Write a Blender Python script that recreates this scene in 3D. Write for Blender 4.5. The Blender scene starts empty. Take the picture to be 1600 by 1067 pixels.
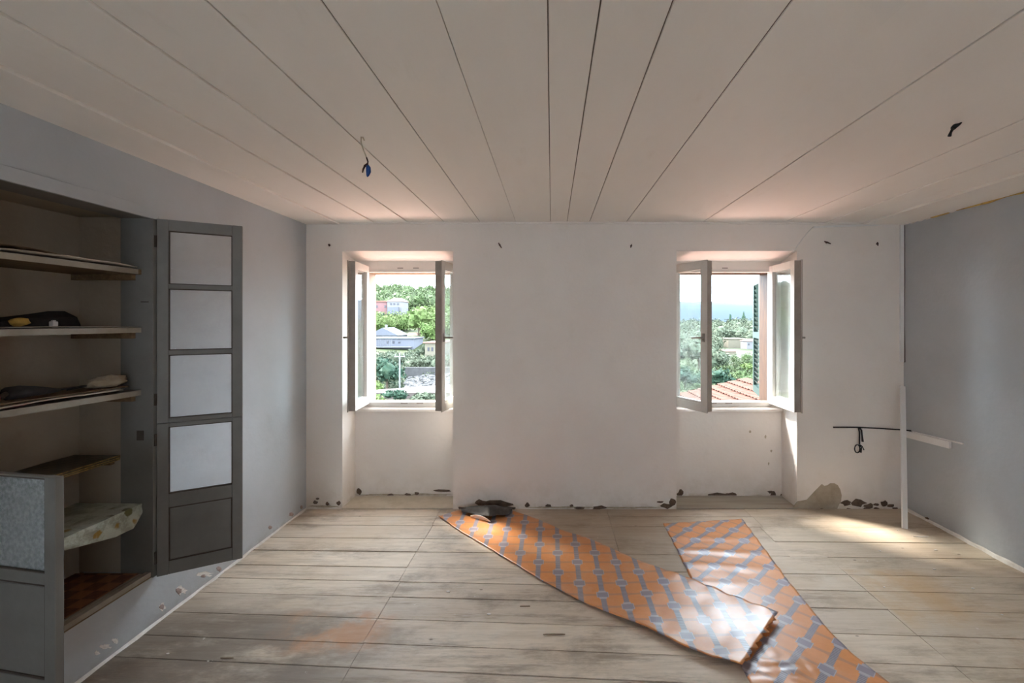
import bpy, bmesh, math, random
from mathutils import Vector, Matrix, noise as mnoise

random.seed(7)
scene = bpy.context.scene
col = scene.collection
R = math.radians

# ------------------------------------------------------------------ camera
F = 711.1            # focal length in pixels of the 1600 px wide frame (16 mm on 36 mm)
VX, VY, EYE = 862.0, 503.0, 1.56
cam_d = bpy.data.cameras.new('camera')
cam_d.sensor_width = 36.0
cam_d.lens = 16.0
cam_d.shift_x = -(VX - 800.0) / 1600.0
cam_d.shift_y = (VY - 533.5) / 1600.0
cam_d.clip_start = 0.05
cam_d.clip_end = 8000
cam = bpy.data.objects.new('camera', cam_d)
cam.location = (0, 0, EYE)
cam.rotation_euler = (R(90), 0, 0)
col.objects.link(cam)
scene.camera = cam

# ------------------------------------------------------------------ world, sun, big lights, exposure
world = bpy.data.worlds.new('hazy_sky')
world.use_nodes = True
scene.world = world
wn = world.node_tree
wn.nodes['Background'].inputs[0].default_value = (0.76, 0.89, 1.0, 1)
wn.nodes['Background'].inputs[1].default_value = 11.5

sun_d = bpy.data.lights.new('sun', 'SUN')
sun_d.energy = 11.5
sun_d.angle = R(14)
sun_d.color = (1.0, 0.93, 0.82)
sun = bpy.data.objects.new('sun', sun_d)
sun_dir = Vector((0.80 * math.cos(R(46)), -0.60 * math.cos(R(46)), -math.sin(R(46))))
sun.rotation_euler = sun_dir.to_track_quat('-Z', 'Y').to_euler()
sun.location = (-20, 30, 40)
col.objects.link(sun)

scene.view_settings.view_transform = 'Standard'
scene.view_settings.look = 'None'
scene.view_settings.exposure = 1.0
scene.view_settings.gamma = 1.0
scene.view_settings.use_curve_mapping = False
scene.cycles.max_bounces = 10
scene.cycles.diffuse_bounces = 6
scene.cycles.transparent_max_bounces = 16
scene.cycles.caustics_reflective = False
scene.cycles.caustics_refractive = False
scene.cycles.sample_clamp_indirect = 6.0


# ------------------------------------------------------------------ helpers
def at(x, y, Y):
    """world point seen at photo pixel x, y at depth Y"""
    return Vector(((x - VX) * Y / F, Y, EYE - (y - VY) * Y / F))


def fl(x, y, z=0.0):
    """floor point under photo pixel"""
    Y = F * (EYE - z) / (y - VY)
    return Vector(((x - VX) * Y / F, Y, z))


class MB:
    def __init__(s):
        s.v, s.f = [], []

    def add(s, verts, faces):
        o = len(s.v)
        s.v += [Vector(p) for p in verts]
        s.f += [tuple(i + o for i in f) for f in faces]
        return s

    def box(s, x0, x1, y0, y1, z0, z1):
        return s.add([(x0, y0, z0), (x1, y0, z0), (x1, y1, z0), (x0, y1, z0),
                      (x0, y0, z1), (x1, y0, z1), (x1, y1, z1), (x0, y1, z1)],
                     [(0, 3, 2, 1), (4, 5, 6, 7), (0, 1, 5, 4), (1, 2, 6, 5), (2, 3, 7, 6), (3, 0, 4, 7)])

    def hexa(s, bottom, top):
        """bottom 4 points counter-clockwise, top 4 points above them"""
        return s.add(list(bottom) + list(top),
                     [(0, 3, 2, 1), (4, 5, 6, 7), (0, 1, 5, 4), (1, 2, 6, 5), (2, 3, 7, 6), (3, 0, 4, 7)])

    def prism(s, pts, d):
        """polygon (3D points) extruded by vector d"""
        n = len(pts)
        d = Vector(d)
        vs = [Vector(p) for p in pts] + [Vector(p) + d for p in pts]
        fs = [tuple(range(n - 1, -1, -1)), tuple(range(n, 2 * n))]
        fs += [(i, (i + 1) % n, n + (i + 1) % n, n + i) for i in range(n)]
        return s.add(vs, fs)

    def tube(s, pts, r, n=8):
        pts = [Vector(p) for p in pts]
        rr = r if isinstance(r, (list, tuple)) else [r] * len(pts)
        up = Vector((0.31, 0.17, 0.93))
        rings = []
        for i, p in enumerate(pts):
            t = (pts[min(i + 1, len(pts) - 1)] - pts[max(i - 1, 0)]).normalized()
            a = t.cross(up)
            if a.length < 1e-3:
                a = t.cross(Vector((1, 0, 0)))
            a.normalize()
            b = t.cross(a).normalized()
            rings.append([p + (a * math.cos(2 * math.pi * k / n) + b * math.sin(2 * math.pi * k / n)) * rr[i] for k in range(n)])
        vs = [q for ring in rings for q in ring]
        fs = []
        for i in range(len(pts) - 1):
            for k in range(n):
                fs.append((i * n + k, i * n + (k + 1) % n, (i + 1) * n + (k + 1) % n, (i + 1) * n + k))
        fs.append(tuple(range(n - 1, -1, -1)))
        fs.append(tuple(range((len(pts) - 1) * n, len(pts) * n)))
        return s.add(vs, fs)

    def grid(s, fn, nu, nv):
        vs = [fn(i / nu, j / nv) for i in range(nu + 1) for j in range(nv + 1)]
        fs = [(i * (nv + 1) + j, (i + 1) * (nv + 1) + j, (i + 1) * (nv + 1) + j + 1, i * (nv + 1) + j + 1)
              for i in range(nu) for j in range(nv)]
        return s.add(vs, fs)

    def blob(s, c, rx, ry, rz, seed=0, rough=0.25, nu=10, nv=7):
        c = Vector(c)
        vs, fs = [], []
        for j in range(nv + 1):
            th = math.pi * j / nv
            for i in range(nu):
                ph = 2 * math.pi * i / nu
                d = Vector((math.sin(th) * math.cos(ph), math.sin(th) * math.sin(ph), math.cos(th)))
                k = 1 + rough * mnoise.noise(d * 1.7 + Vector((seed * 3.1, seed * 1.7, 0)))
                vs.append(c + Vector((d.x * rx, d.y * ry, d.z * rz)) * k)
        for j in range(nv):
            for i in range(nu):
                fs.append((j * nu + i, (j + 1) * nu + i, (j + 1) * nu + (i + 1) % nu, j * nu + (i + 1) % nu))
        return s.add(vs, fs)

    def mesh(s, name, mat, off=(0, 0, 0), smooth=False):
        me = bpy.data.meshes.new(name)
        o = Vector(off)
        me.from_pydata([tuple(p - o) for p in s.v], [], s.f)
        bm = bmesh.new()
        bm.from_mesh(me)
        bmesh.ops.recalc_face_normals(bm, faces=bm.faces)
        bm.to_mesh(me)
        bm.free()
        if mat is not None:
            me.materials.append(M[mat])
        if smooth:
            me.polygons.foreach_set('use_smooth', [True] * len(me.polygons))
        me.update()
        return me

    def build(s, name, mat, parent=None, off=None, smooth=False, bevel=0.0):
        """off: world point taken as the object's origin (top level) or the parent's origin (parts)"""
        if off is None:
            off = parent['_o'] if parent is not None and '_o' in parent else (0, 0, 0)
        me = s.mesh(name, mat, off, smooth)
        o = bpy.data.objects.new(name, me)
        col.objects.link(o)
        if parent is not None:
            o.parent = parent
        else:
            o.location = off
        o['_o'] = tuple(off)
        if bevel:
            m = o.modifiers.new('bevel', 'BEVEL')
            m.width = bevel
            m.segments = 2
            m.limit_method = 'ANGLE'
        return o


def empty(name, loc=(0, 0, 0)):
    o = bpy.data.objects.new(name, None)
    o.location = loc
    o.empty_display_size = 0.1
    col.objects.link(o)
    o['_o'] = tuple(loc)
    return o


def tag(o, label=None, cat=None, group=None, kind=None):
    if label: o['label'] = label
    if cat: o['category'] = cat
    if group: o['group'] = group
    if kind: o['kind'] = kind
    return o


# ------------------------------------------------------------------ materials
M = {}


class NT:
    """small helper around a material's node tree"""
    def __init__(s, name):
        s.m = bpy.data.materials.new(name)
        s.m.use_nodes = True
        s.t = s.m.node_tree
        s.bsdf = s.t.nodes['Principled BSDF']
        s.out = s.t.nodes['Material Output']
        M[name] = s.m

    def n(s, typ, **kw):
        nd = s.t.nodes.new(typ)
        for k, v in kw.items():
            setattr(nd, k, v)
        return nd

    def l(s, a, b):
        s.t.links.new(a, b)

    def val(s, inp, v):
        if hasattr(v, 'is_output') or isinstance(v, bpy.types.NodeSocket):
            s.l(v, inp)
        else:
            inp.default_value = v

    def math(s, op, a, b=0.0, c=0.0):
        nd = s.n('ShaderNodeMath', operation=op)
        s.val(nd.inputs[0], a)
        s.val(nd.inputs[1], b)
        s.val(nd.inputs[2], c)
        return nd.outputs[0]

    def mix(s, fac, a, b, blend='MIX'):
        nd = s.n('ShaderNodeMix', data_type='RGBA', blend_type=blend)
        s.val(nd.inputs[0], fac)
        for inp, v in ((nd.inputs[6], a), (nd.inputs[7], b)):
            if isinstance(v, bpy.types.NodeSocket):
                s.l(v, inp)
            else:
                inp.default_value = (v[0], v[1], v[2], 1)
        return nd.outputs[2]

    def ramp(s, v, lo, hi, a=0.0, b=1.0):
        nd = s.n('ShaderNodeMapRange', interpolation_type='SMOOTHSTEP')
        s.val(nd.inputs[0], v)
        nd.inputs[1].default_value = lo
        nd.inputs[2].default_value = hi
        nd.inputs[3].default_value = a
        nd.inputs[4].default_value = b
        return nd.outputs[0]

    def pos(s, kind='pos'):
        if kind == 'pos':
            return s.n('ShaderNodeNewGeometry').outputs['Position']
        return s.n('ShaderNodeTexCoord').outputs['Object']

    def noise(s, vec, scale, detail=4, rough=0.6, stretch=None, w=None):
        if stretch:
            mp = s.n('ShaderNodeMapping')
            s.l(vec, mp.inputs[0])
            mp.inputs[3].default_value = stretch
            vec = mp.outputs[0]
        nd = s.n('ShaderNodeTexNoise')
        s.l(vec, nd.inputs['Vector'])
        nd.inputs['Scale'].default_value = scale
        nd.inputs['Detail'].default_value = detail
        nd.inputs['Roughness'].default_value = rough
        return nd.outputs['Fac']

    def xyz(s, vec):
        nd = s.n('ShaderNodeSeparateXYZ')
        s.l(vec, nd.inputs[0])
        return nd.outputs

    def bump(s, h, strength=0.2, dist=0.01):
        nd = s.n('ShaderNodeBump')
        nd.inputs['Strength'].default_value = strength
        nd.inputs['Distance'].default_value = dist
        s.l(h, nd.inputs['Height'])
        s.l(nd.outputs[0], s.bsdf.inputs['Normal'])

    def base(s, c, rough=0.8, spec=0.3):
        if isinstance(c, bpy.types.NodeSocket):
            s.l(c, s.bsdf.inputs['Base Color'])
        else:
            s.bsdf.inputs['Base Color'].default_value = (c[0], c[1], c[2], 1)
        s.val(s.bsdf.inputs['Roughness'], rough)
        s.bsdf.inputs['Specular IOR Level'].default_value = spec


def simple(name, c, c2=None, scale=6, rough=0.8, bump=0.0, bscale=40, spec=0.3, stretch=None, metal=0.0):
    t = NT(name)
    p = t.pos('obj')
    if c2:
        f = t.ramp(t.noise(p, scale, 5, 0.65, stretch), 0.3, 0.7)
        t.base(t.mix(f, c, c2), rough, spec)
    else:
        t.base(c, rough, spec)
    if bump:
        t.bump(t.noise(p, bscale, 4, 0.6, stretch), bump)
    t.bsdf.inputs['Metallic'].default_value = metal
    return t


def wall_mat(name, c, c2, dirt, dirt_h=0.35):
    t = NT(name)
    p = t.pos()
    f = t.ramp(t.noise(p, 1.3, 5, 0.6), 0.35, 0.7)
    cc = t.mix(f, c, c2)
    g = t.ramp(t.noise(p, 5.0, 6, 0.7), 0.55, 0.8, 0, 0.25)
    cc = t.mix(g, cc, dirt)
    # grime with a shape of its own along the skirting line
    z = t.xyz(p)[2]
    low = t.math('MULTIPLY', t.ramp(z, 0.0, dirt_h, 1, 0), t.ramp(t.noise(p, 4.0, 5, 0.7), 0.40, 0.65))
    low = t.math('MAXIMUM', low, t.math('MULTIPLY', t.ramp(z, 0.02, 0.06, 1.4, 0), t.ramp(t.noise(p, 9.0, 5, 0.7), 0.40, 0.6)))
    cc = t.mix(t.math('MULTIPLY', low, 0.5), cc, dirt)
    t.base(cc, 0.85, 0.25)
    h = t.math('ADD', t.math('MULTIPLY', t.noise(p, 3.0, 4, 0.6), 1.0), t.math('MULTIPLY', t.noise(p, 45, 3, 0.6), 0.12))
    t.bump(h, 0.35, 0.02)
    return t


wall_mat('plaster_white', (0.80, 0.74, 0.69), (0.76, 0.69, 0.64), (0.60, 0.52, 0.43))
wall_mat('plaster_grey', (0.465, 0.478, 0.497), (0.42, 0.43, 0.445), (0.37, 0.36, 0.35), 0.12)
wall_mat('plaster_niche', (0.44, 0.365, 0.285), (0.38, 0.31, 0.235), (0.24, 0.18, 0.13))

t = NT('ceiling_paint')
p = t.pos()
rnd = t.n('ShaderNodeObjectInfo').outputs['Random']
cc = t.mix(t.ramp(t.noise(p, 1.6, 4, 0.6, (1, 0.35, 1)), 0.3, 0.75), (0.87, 0.82, 0.765), (0.82, 0.765, 0.71))
cc = t.mix(t.ramp(t.noise(p, 9.0, 6, 0.7, (1, 0.25, 1)), 0.58, 0.85, 0, 0.35), cc, (0.66, 0.57, 0.48))
cc = t.mix(t.math('MULTIPLY', rnd, 0.25), cc, (0.80, 0.73, 0.67))
t.base(cc, 0.6, 0.3)
t.bump(t.noise(p, 14, 4, 0.6, (1, 0.15, 1)), 0.12, 0.008)

simple('ceiling_gap', (0.24, 0.19, 0.145), (0.14, 0.105, 0.08), 9, 0.95, stretch=(1, 0.5, 1))
simple('dark_gap', (0.05, 0.04, 0.03), rough=0.95)

# weathered pine boards
t = NT('floor_wood')
p = t.pos()
rnd = t.n('ShaderNodeObjectInfo').outputs['Random']
X, Y, Z = t.xyz(p)
grain = t.noise(p, 7.0, 7, 0.7, (0.35, 5.0, 1))
fine = t.noise(p, 30.0, 5, 0.7, (0.25, 6.0, 1))
cc = t.mix(t.ramp(grain, 0.3, 0.72), (0.78, 0.655, 0.525), (0.63, 0.51, 0.39))
cc = t.mix(t.ramp(fine, 0.55, 0.75, 0, 0.5), cc, (0.26, 0.19, 0.135))
cc = t.mix(t.math('MULTIPLY', rnd, 0.5), cc, (0.46, 0.375, 0.30))
# grey wash patches
cc = t.mix(t.ramp(t.noise(p, 1.7, 5, 0.65), 0.5, 0.75, 0, 0.55), cc, (0.64, 0.60, 0.56))
# dark foot-traffic stains: general and stronger at the left front
dn = t.noise(p, 2.6, 6, 0.7, (0.7, 1.4, 1))
cc = t.mix(t.ramp(dn, 0.47, 0.70, 0, 0.72), cc, (0.24, 0.18, 0.13))
streak = t.noise(p, 3.2, 6, 0.75, (0.45, 3.2, 1))
cc = t.mix(t.math('MULTIPLY', t.ramp(streak, 0.50, 0.68, 0, 0.75), t.ramp(Y, 2.4, 3.2, 1, 0.45)), cc, (0.27, 0.205, 0.15))
cc = t.mix(t.ramp(t.noise(p, 1.1, 4, 0.6), 0.45, 0.7, 0, 0.5), cc, (0.50, 0.37, 0.25))
left = t.math('MULTIPLY', t.ramp(X, -1.2, -0.5, 1, 0), t.ramp(Y, 2.25, 2.75, 1, 0))
cc = t.mix(t.math('MULTIPLY', left, t.ramp(t.noise(p, 2.2, 6, 0.7, (0.6, 1.3, 1)), 0.32, 0.56, 0.1, 0.85)), cc, (0.17, 0.13, 0.10))
# reddish stain left front
l2 = t.math('MULTIPLY', t.math('MULTIPLY', t.ramp(X, -1.5, -1.2), t.ramp(X, -0.95, -0.75, 1, 0)),
            t.math('MULTIPLY', t.ramp(Y, 2.1, 2.2), t.ramp(Y, 2.4, 2.5, 1, 0)))
cc = t.mix(t.math('MULTIPLY', l2, t.ramp(t.noise(p, 3.2, 5, 0.65), 0.4, 0.6, 0, 0.75)), cc, (0.50, 0.24, 0.11))
# orange stain that begins at the butt joint on the right
o1 = t.math('MULTIPLY', t.math('MULTIPLY', t.ramp(X, 1.82, 1.86), t.ramp(X, 2.1, 2.75, 1, 0)),
            t.math('MULTIPLY', t.ramp(Y, 2.28, 2.4), t.ramp(Y, 2.84, 2.9, 1, 0)))
cc = t.mix(t.math('MULTIPLY', o1, t.ramp(t.noise(p, 2.6, 5, 0.65), 0.35, 0.65, 0.05, 0.75)), cc, (0.56, 0.31, 0.12))
o2 = t.math('MULTIPLY', t.math('MULTIPLY', t.ramp(X, 1.9, 2.1), t.ramp(X, 2.5, 2.8, 1, 0)), t.ramp(Y, 2.2, 2.35, 1, 0))
cc = t.mix(t.math('MULTIPLY', o2, t.ramp(t.noise(p, 3.4, 5, 0.65), 0.48, 0.62, 0, 0.7)), cc, (0.40, 0.22, 0.12))
# brown unwashed boards where the covering was torn away, plus pier shade painted in
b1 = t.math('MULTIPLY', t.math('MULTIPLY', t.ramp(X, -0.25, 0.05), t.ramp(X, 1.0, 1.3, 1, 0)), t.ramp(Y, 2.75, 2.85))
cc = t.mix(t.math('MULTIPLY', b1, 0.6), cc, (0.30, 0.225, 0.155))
# browner, less scrubbed boards towards the right wall
cc = t.mix(t.ramp(X, 1.3, 2.0, 0, 0.42), cc, (0.44, 0.345, 0.235))
# knots and specks
kn = t.n('ShaderNodeTexVoronoi')
mp = t.n('ShaderNodeMapping')
t.l(p, mp.inputs[0]); mp.inputs[3].default_value = (1.0, 1.7, 0.0)
t.l(mp.outputs[0], kn.inputs['Vector']); kn.inputs['Scale'].default_value = 3.3
cc = t.mix(t.ramp(kn.outputs['Distance'], 0.02, 0.05, 0.75, 0), cc, (0.12, 0.08, 0.05))
cc = t.mix(t.ramp(t.noise(p, 26, 4, 0.6), 0.70, 0.76, 0, 0.7), cc, (0.70, 0.64, 0.58))
t.base(cc, t.ramp(grain, 0.2, 0.8, 0.5, 0.72), 0.35)
t.bump(t.math('ADD', fine, grain), 0.25, 0.006)

simple('alcove_board', (0.40, 0.36, 0.30), (0.31, 0.27, 0.22), 5, 0.8, 0.2, 20, stretch=(0.3, 4, 1))
simple('alcove_cement', (0.62, 0.55, 0.45), (0.50, 0.43, 0.33), 6, 0.9, 0.3, 25)
simple('bare_brick', (0.40, 0.31, 0.28), (0.30, 0.22, 0.19), 25, 0.95, 0.4, 40)
simple('grime', (0.50, 0.43, 0.34), (0.36, 0.29, 0.21), 30, 0.95, 0.3, 40)
simple('bare_render', (0.42, 0.35, 0.27), (0.31, 0.25, 0.19), 7, 0.95, 0.5, 30)
simple('exposed_stone', (0.17, 0.115, 0.08), (0.09, 0.06, 0.045), 22, 0.95, 0.6, 40)
simple('lime_edge', (0.78, 0.74, 0.70), (0.66, 0.60, 0.54), 14, 0.9, 0.4, 40)
simple('foam', (0.55, 0.37, 0.10), (0.36, 0.22, 0.06), 20, 0.9, 0.5, 40)
simple('sash_paint', (0.72, 0.68, 0.64), (0.66, 0.61, 0.56), 4, 0.45, 0.05, 30, 0.4)
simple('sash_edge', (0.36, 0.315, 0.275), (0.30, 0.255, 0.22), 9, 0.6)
simple('pale_frame', (0.3120, 0.2280, 0.1620), (0.2640, 0.1860, 0.1260), 10, 0.7)
simple('brown_frame', (0.060, 0.027, 0.010), (0.030, 0.012, 0.005), 18, 0.6, 0.1, 30, stretch=(3, 3, 0.3))
simple('shutter_green', (0.0105, 0.0297, 0.0245), (0.0070, 0.0210, 0.0175), 8, 0.5)
simple('steel', (0.50, 0.48, 0.45), rough=0.35, metal=1.0)
simple('brass', (0.55, 0.42, 0.22), rough=0.4, metal=1.0)
simple('handle_grey', (0.30, 0.26, 0.23), rough=0.4, spec=0.5)
simple('cupboard_paint', (0.178, 0.170, 0.154), (0.150, 0.141, 0.126), 5, 0.55, 0.08, 25, 0.4)
simple('cupboard_raw', (0.075, 0.058, 0.045), (0.05, 0.038, 0.03), 16, 0.8, 0.1, 30)
simple('shelf_wood', (0.20, 0.13, 0.068), (0.13, 0.08, 0.042), 10, 0.75, 0.1, 25, stretch=(4, 0.5, 4))
simple('shelf_paint', (0.33, 0.295, 0.245), (0.26, 0.225, 0.18), 8, 0.7)
simple('paper', (0.46, 0.41, 0.35), (0.36, 0.31, 0.25), 8, 0.9)
simple('cardboard', (0.22, 0.15, 0.09), (0.15, 0.10, 0.06), 8, 0.9)
simple('black_cloth', (0.018, 0.016, 0.016), (0.03, 0.026, 0.026), 20, 0.9, 0.3, 60)
simple('red_cloth', (0.30, 0.045, 0.05), (0.18, 0.03, 0.03), 14, 0.9, 0.3, 60)
simple('cream_cloth', (0.42, 0.36, 0.28), (0.32, 0.26, 0.18), 12, 0.95, 0.5, 40)
simple('sponge_yellow', (0.50, 0.32, 0.08), (0.42, 0.25, 0.06), 30, 0.9, 0.5, 60)
simple('white_plastic', (0.78, 0.76, 0.75), (0.72, 0.69, 0.67), 4, 0.4, spec=0.4)
simple('black_cable', (0.012, 0.011, 0.012), rough=0.5)
simple('wire_grey', (0.45, 0.38, 0.28), rough=0.6)
simple('tape_blue', (0.015, 0.06, 0.24), rough=0.45)
simple('wire_brown', (0.06, 0.022, 0.018), rough=0.6)
simple('lino_back', (0.045, 0.042, 0.04), (0.085, 0.08, 0.075), 14, 0.7, 0.3, 30)
simple('splinter', (0.20, 0.14, 0.09), rough=0.9)

# dark oilcloth with gold stripes at its hem
t = NT('oilcloth_dark')
p = t.pos('obj')
X, Y, Z = t.xyz(p)
chk = t.n('ShaderNodeTexChecker'); t.l(p, chk.inputs[0]); chk.inputs['Scale'].default_value = 28
chk.inputs[1].default_value = (0.035, 0.028, 0.016, 1); chk.inputs[2].default_value = (0.07, 0.055, 0.03, 1)
t.base(chk.outputs[0], 0.45, 0.4)
simple('oilcloth_gold', (0.34, 0.22, 0.06), (0.10, 0.06, 0.02), 60, 0.5)

# cream oilcloth with scattered flowers
t = NT('oilcloth_floral')
p = t.pos('obj')
v = t.n('ShaderNodeTexVoronoi'); t.l(p, v.inputs['Vector']); v.inputs['Scale'].default_value = 13
spot = t.ramp(t.math('ADD', v.outputs['Distance'], t.math('MULTIPLY', t.noise(p, 40, 3, 0.6), 0.35)), 0.42, 0.5, 1, 0)
hue = t.xyz(v.outputs['Color'])[0]
flower = t.mix(t.ramp(hue, 0.55, 0.6), (0.12, 0.11, 0.04), (0.28, 0.17, 0.03))
spot = t.math('MULTIPLY', spot, t.ramp(t.xyz(v.outputs['Color'])[1], 0.45, 0.5))
cc = t.mix(spot, t.mix(t.ramp(t.noise(p, 16, 4, 0.7), 0.42, 0.62, 0, 0.7), (0.44, 0.46, 0.385), (0.22, 0.215, 0.16)), flower)
t.base(cc, 0.4, 0.4)

# brown parquet-print lining
t = NT('lining_print')
p = t.pos('obj')
ck = t.n('ShaderNodeTexChecker'); t.l(p, ck.inputs[0]); ck.inputs['Scale'].default_value = 15
ck.inputs[1].default_value = (0.30, 0.125, 0.06, 1); ck.inputs[2].default_value = (0.10, 0.036, 0.02, 1)
ck2 = t.n('ShaderNodeTexChecker'); t.l(p, ck2.inputs[0]); ck2.inputs['Scale'].default_value = 45
ck2.inputs[1].default_value = (0.22, 0.09, 0.045, 1); ck2.inputs[2].default_value = (0.13, 0.048, 0.026, 1)
t.base(t.mix(0.35, ck.outputs[0], ck2.outputs[0]), 0.5, 0.3)


# printed linoleum: staggered lilac blocks on orange
def lino(name, px, py, x0, y0):
    t = NT(name)
    p = t.pos('obj')
    X, Y, Z = t.xyz(p)
    u = t.math('SUBTRACT', t.math('ADD', t.math('MULTIPLY', X, px[0]), t.math('MULTIPLY', Y, px[1])), x0)
    w = t.math('SUBTRACT', t.math('ADD', t.math('MULTIPLY', X, py[0]), t.math('MULTIPLY', Y, py[1])), y0)
    uu = t.math('DIVIDE', u, 0.125)
    i = t.math('ROUND', uu)
    fx = t.math('MULTIPLY', t.math('ABSOLUTE', t.math('SUBTRACT', uu, i)), 0.125)
    par = t.math('ABSOLUTE', t.math('MODULO', i, 2.0))
    vv = t.math('ADD', t.math('DIVIDE', w, 0.235), t.math('MULTIPLY', par, 0.5))
    fy = t.math('MULTIPLY', t.math('ABSOLUTE', t.math('SUBTRACT', vv, t.math('ROUND', vv))), 0.235)
    v2 = t.math('DIVIDE', w, 0.1175)
    fy2 = t.math('MULTIPLY', t.math('ABSOLUTE', t.math('SUBTRACT', v2, t.math('ROUND', v2))), 0.1175)
    line = t.ramp(fy2, 0.006, 0.016, 0.8, 0)
    # orange lozenges with rounded corners
    ex = t.math('DIVIDE', t.math('SUBTRACT', 0.0625, fx), 0.056)
    ey = t.math('DIVIDE', t.math('SUBTRACT', 0.05875, fy2), 0.050)
    e = t.math('ADD', t.math('POWER', t.math('ABSOLUTE', ex), 4.0), t.math('POWER', t.math('ABSOLUTE', ey), 4.0))
    cell = t.ramp(e, 0.75, 1.15, 1, 0)
    orange = t.mix(t.noise(p, 40, 3, 0.6), (0.70, 0.285, 0.095), (0.62, 0.235, 0.068))
    cc = t.mix(cell, (0.50, 0.23, 0.11), orange)
    band = t.ramp(fx, 0.013, 0.017, 1, 0)
    dash = t.math('GREATER_THAN', t.math('FRACT', t.math('DIVIDE', w, 0.012)), 0.5)
    bandc = t.mix(dash, (0.30, 0.28, 0.33), (0.20, 0.17, 0.19))
    cc = t.mix(band, cc, bandc)
    sq = t.math('MULTIPLY', t.math('LESS_THAN', fx, 0.034), t.math('LESS_THAN', fy, 0.026))
    sq2 = t.math('MULTIPLY', t.math('LESS_THAN', fx, 0.021), t.math('LESS_THAN', fy, 0.040))
    blk = t.math('MAXIMUM', sq, sq2)
    inner = t.math('MULTIPLY', t.math('LESS_THAN', fx, 0.030), t.math('LESS_THAN', fy, 0.022))
    cc = t.mix(blk, cc, t.mix(inner, (0.42, 0.38, 0.42), (0.27, 0.235, 0.28)))
    dust = t.ramp(t.noise(p, 3.0, 6, 0.7), 0.45, 0.75, 0, 0.28)
    cc = t.mix(dust, cc, (0.55, 0.47, 0.40))
    t.base(cc, t.ramp(t.noise(p, 5, 4, 0.6), 0.3, 0.7, 0.30, 0.50), 0.5)
    t.bsdf.inputs['Coat Weight'].default_value = 0.15
    t.bsdf.inputs['Coat Roughness'].default_value = 0.2
    t.bump(t.noise(p, 9, 3, 0.55), 0.12, 0.01)


q = math.sqrt(0.5)
lino('lino_straight', (1, 0), (0, 1), 0.04, 0.123 + 0.1175)
lino('lino_diagonal', (q, -q), (q, q), -0.695, 2.432)


def pane_mat(name, tint, haze, rough_gloss=0.03, haze_col=(0.8, 0.82, 0.84)):
    """thin sheet of glass: passes light straight on, mirrors by angle, a little dirt scatters"""
    t = NT(name)
    tr = t.n('ShaderNodeBsdfTransparent'); tr.inputs[0].default_value = (*tint, 1)
    gl = t.n('ShaderNodeBsdfGlossy'); gl.inputs['Roughness'].default_value = rough_gloss
    lw_ = t.n('ShaderNodeLayerWeight'); lw_.inputs[0].default_value = 0.5
    fres = t.math('ADD', t.math('MULTIPLY', t.math('POWER', lw_.outputs['Facing'], 4.0), 0.85), 0.035)
    df = t.n('ShaderNodeBsdfDiffuse'); df.inputs[0].default_value = (*haze_col, 1)
    tl = t.n('ShaderNodeBsdfTranslucent'); tl.inputs[0].default_value = (*haze_col, 1)
    m0 = t.n('ShaderNodeMixShader'); m0.inputs[0].default_value = 0.5
    t.l(df.outputs[0], m0.inputs[1]); t.l(tl.outputs[0], m0.inputs[2])
    p = t.pos('obj')
    m1 = t.n('ShaderNodeMixShader')
    t.l(t.ramp(t.noise(p, 11 if haze < .3 else 70, 5, 0.7), 0.3, 0.8, haze * 0.6, haze * 1.5), m1.inputs[0])
    t.l(tr.outputs[0], m1.inputs[1]); t.l(m0.outputs[0], m1.inputs[2])
    m2 = t.n('ShaderNodeMixShader')
    t.l(fres, m2.inputs[0])
    t.l(m1.outputs[0], m2.inputs[1]); t.l(gl.outputs[0], m2.inputs[2])
    t.l(m2.outputs[0], t.out.inputs[0])


pane_mat('glass_window', (0.93, 0.97, 0.97), 0.06)
pane_mat('glass_cupboard', (0.96, 0.97, 0.98), 0.05)
pane_mat('glass_frosted', (0.42, 0.44, 0.44), 0.6, 0.25, (0.50, 0.52, 0.52))

# outdoor stuff
def leafy(name, a, b, c):
    t = NT(name)
    p = t.pos()
    cc = t.mix(t.ramp(t.noise(p, 0.16, 2, 0.5), 0.35, 0.65), a, b)
    cc = t.mix(t.ramp(t.noise(p, 0.9, 3, 0.6), 0.45, 0.75, 0, 0.7), cc, c)
    t.base(cc, 0.8, 0.1)
leafy('leaf_mixed', (0.0302, 0.0470, 0.0175), (0.0370, 0.0470, 0.0255), (0.0538, 0.0638, 0.0282))
leafy('leaf_bright', (0.0403, 0.0659, 0.0175), (0.0551, 0.0753, 0.0255), (0.0706, 0.0840, 0.0349))
leafy('leaf_dark', (0.0121, 0.0269, 0.0175), (0.0188, 0.0349, 0.0215), (0.0282, 0.0417, 0.0242))
leafy('leaf_olive', (0.0336, 0.0437, 0.0282), (0.0437, 0.0511, 0.0336), (0.0591, 0.0632, 0.0430))
leafy('ground_green', (0.0175, 0.0259, 0.0092), (0.0250, 0.0283, 0.0133), (0.0300, 0.0275, 0.0167))
leafy('mountain_haze', (0.0222, 0.0310, 0.0426), (0.0213, 0.0300, 0.0416), (0.0242, 0.0329, 0.0436))  # grey-blue stands in for aerial haze over the distance
simple('bark', (0.0403, 0.0302, 0.0202), rough=0.9)
simple('roof_tile', (0.070, 0.034, 0.024), (0.052, 0.023, 0.016), 9, 0.9, spec=0.1)
simple('roof_tile_bounce', (0.56, 0.33, 0.27), (0.50, 0.28, 0.22), 9, 0.85)  # made pale so the unseen lean-to bounces light onto the ceiling
simple('roof_tile_far', (0.1042, 0.0504, 0.0370), (0.0874, 0.0417, 0.0309), 0.8, 0.85)
simple('house_pink', (0.1109, 0.0571, 0.0571), (0.1008, 0.0524, 0.0524), 0.5, 0.9)
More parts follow.
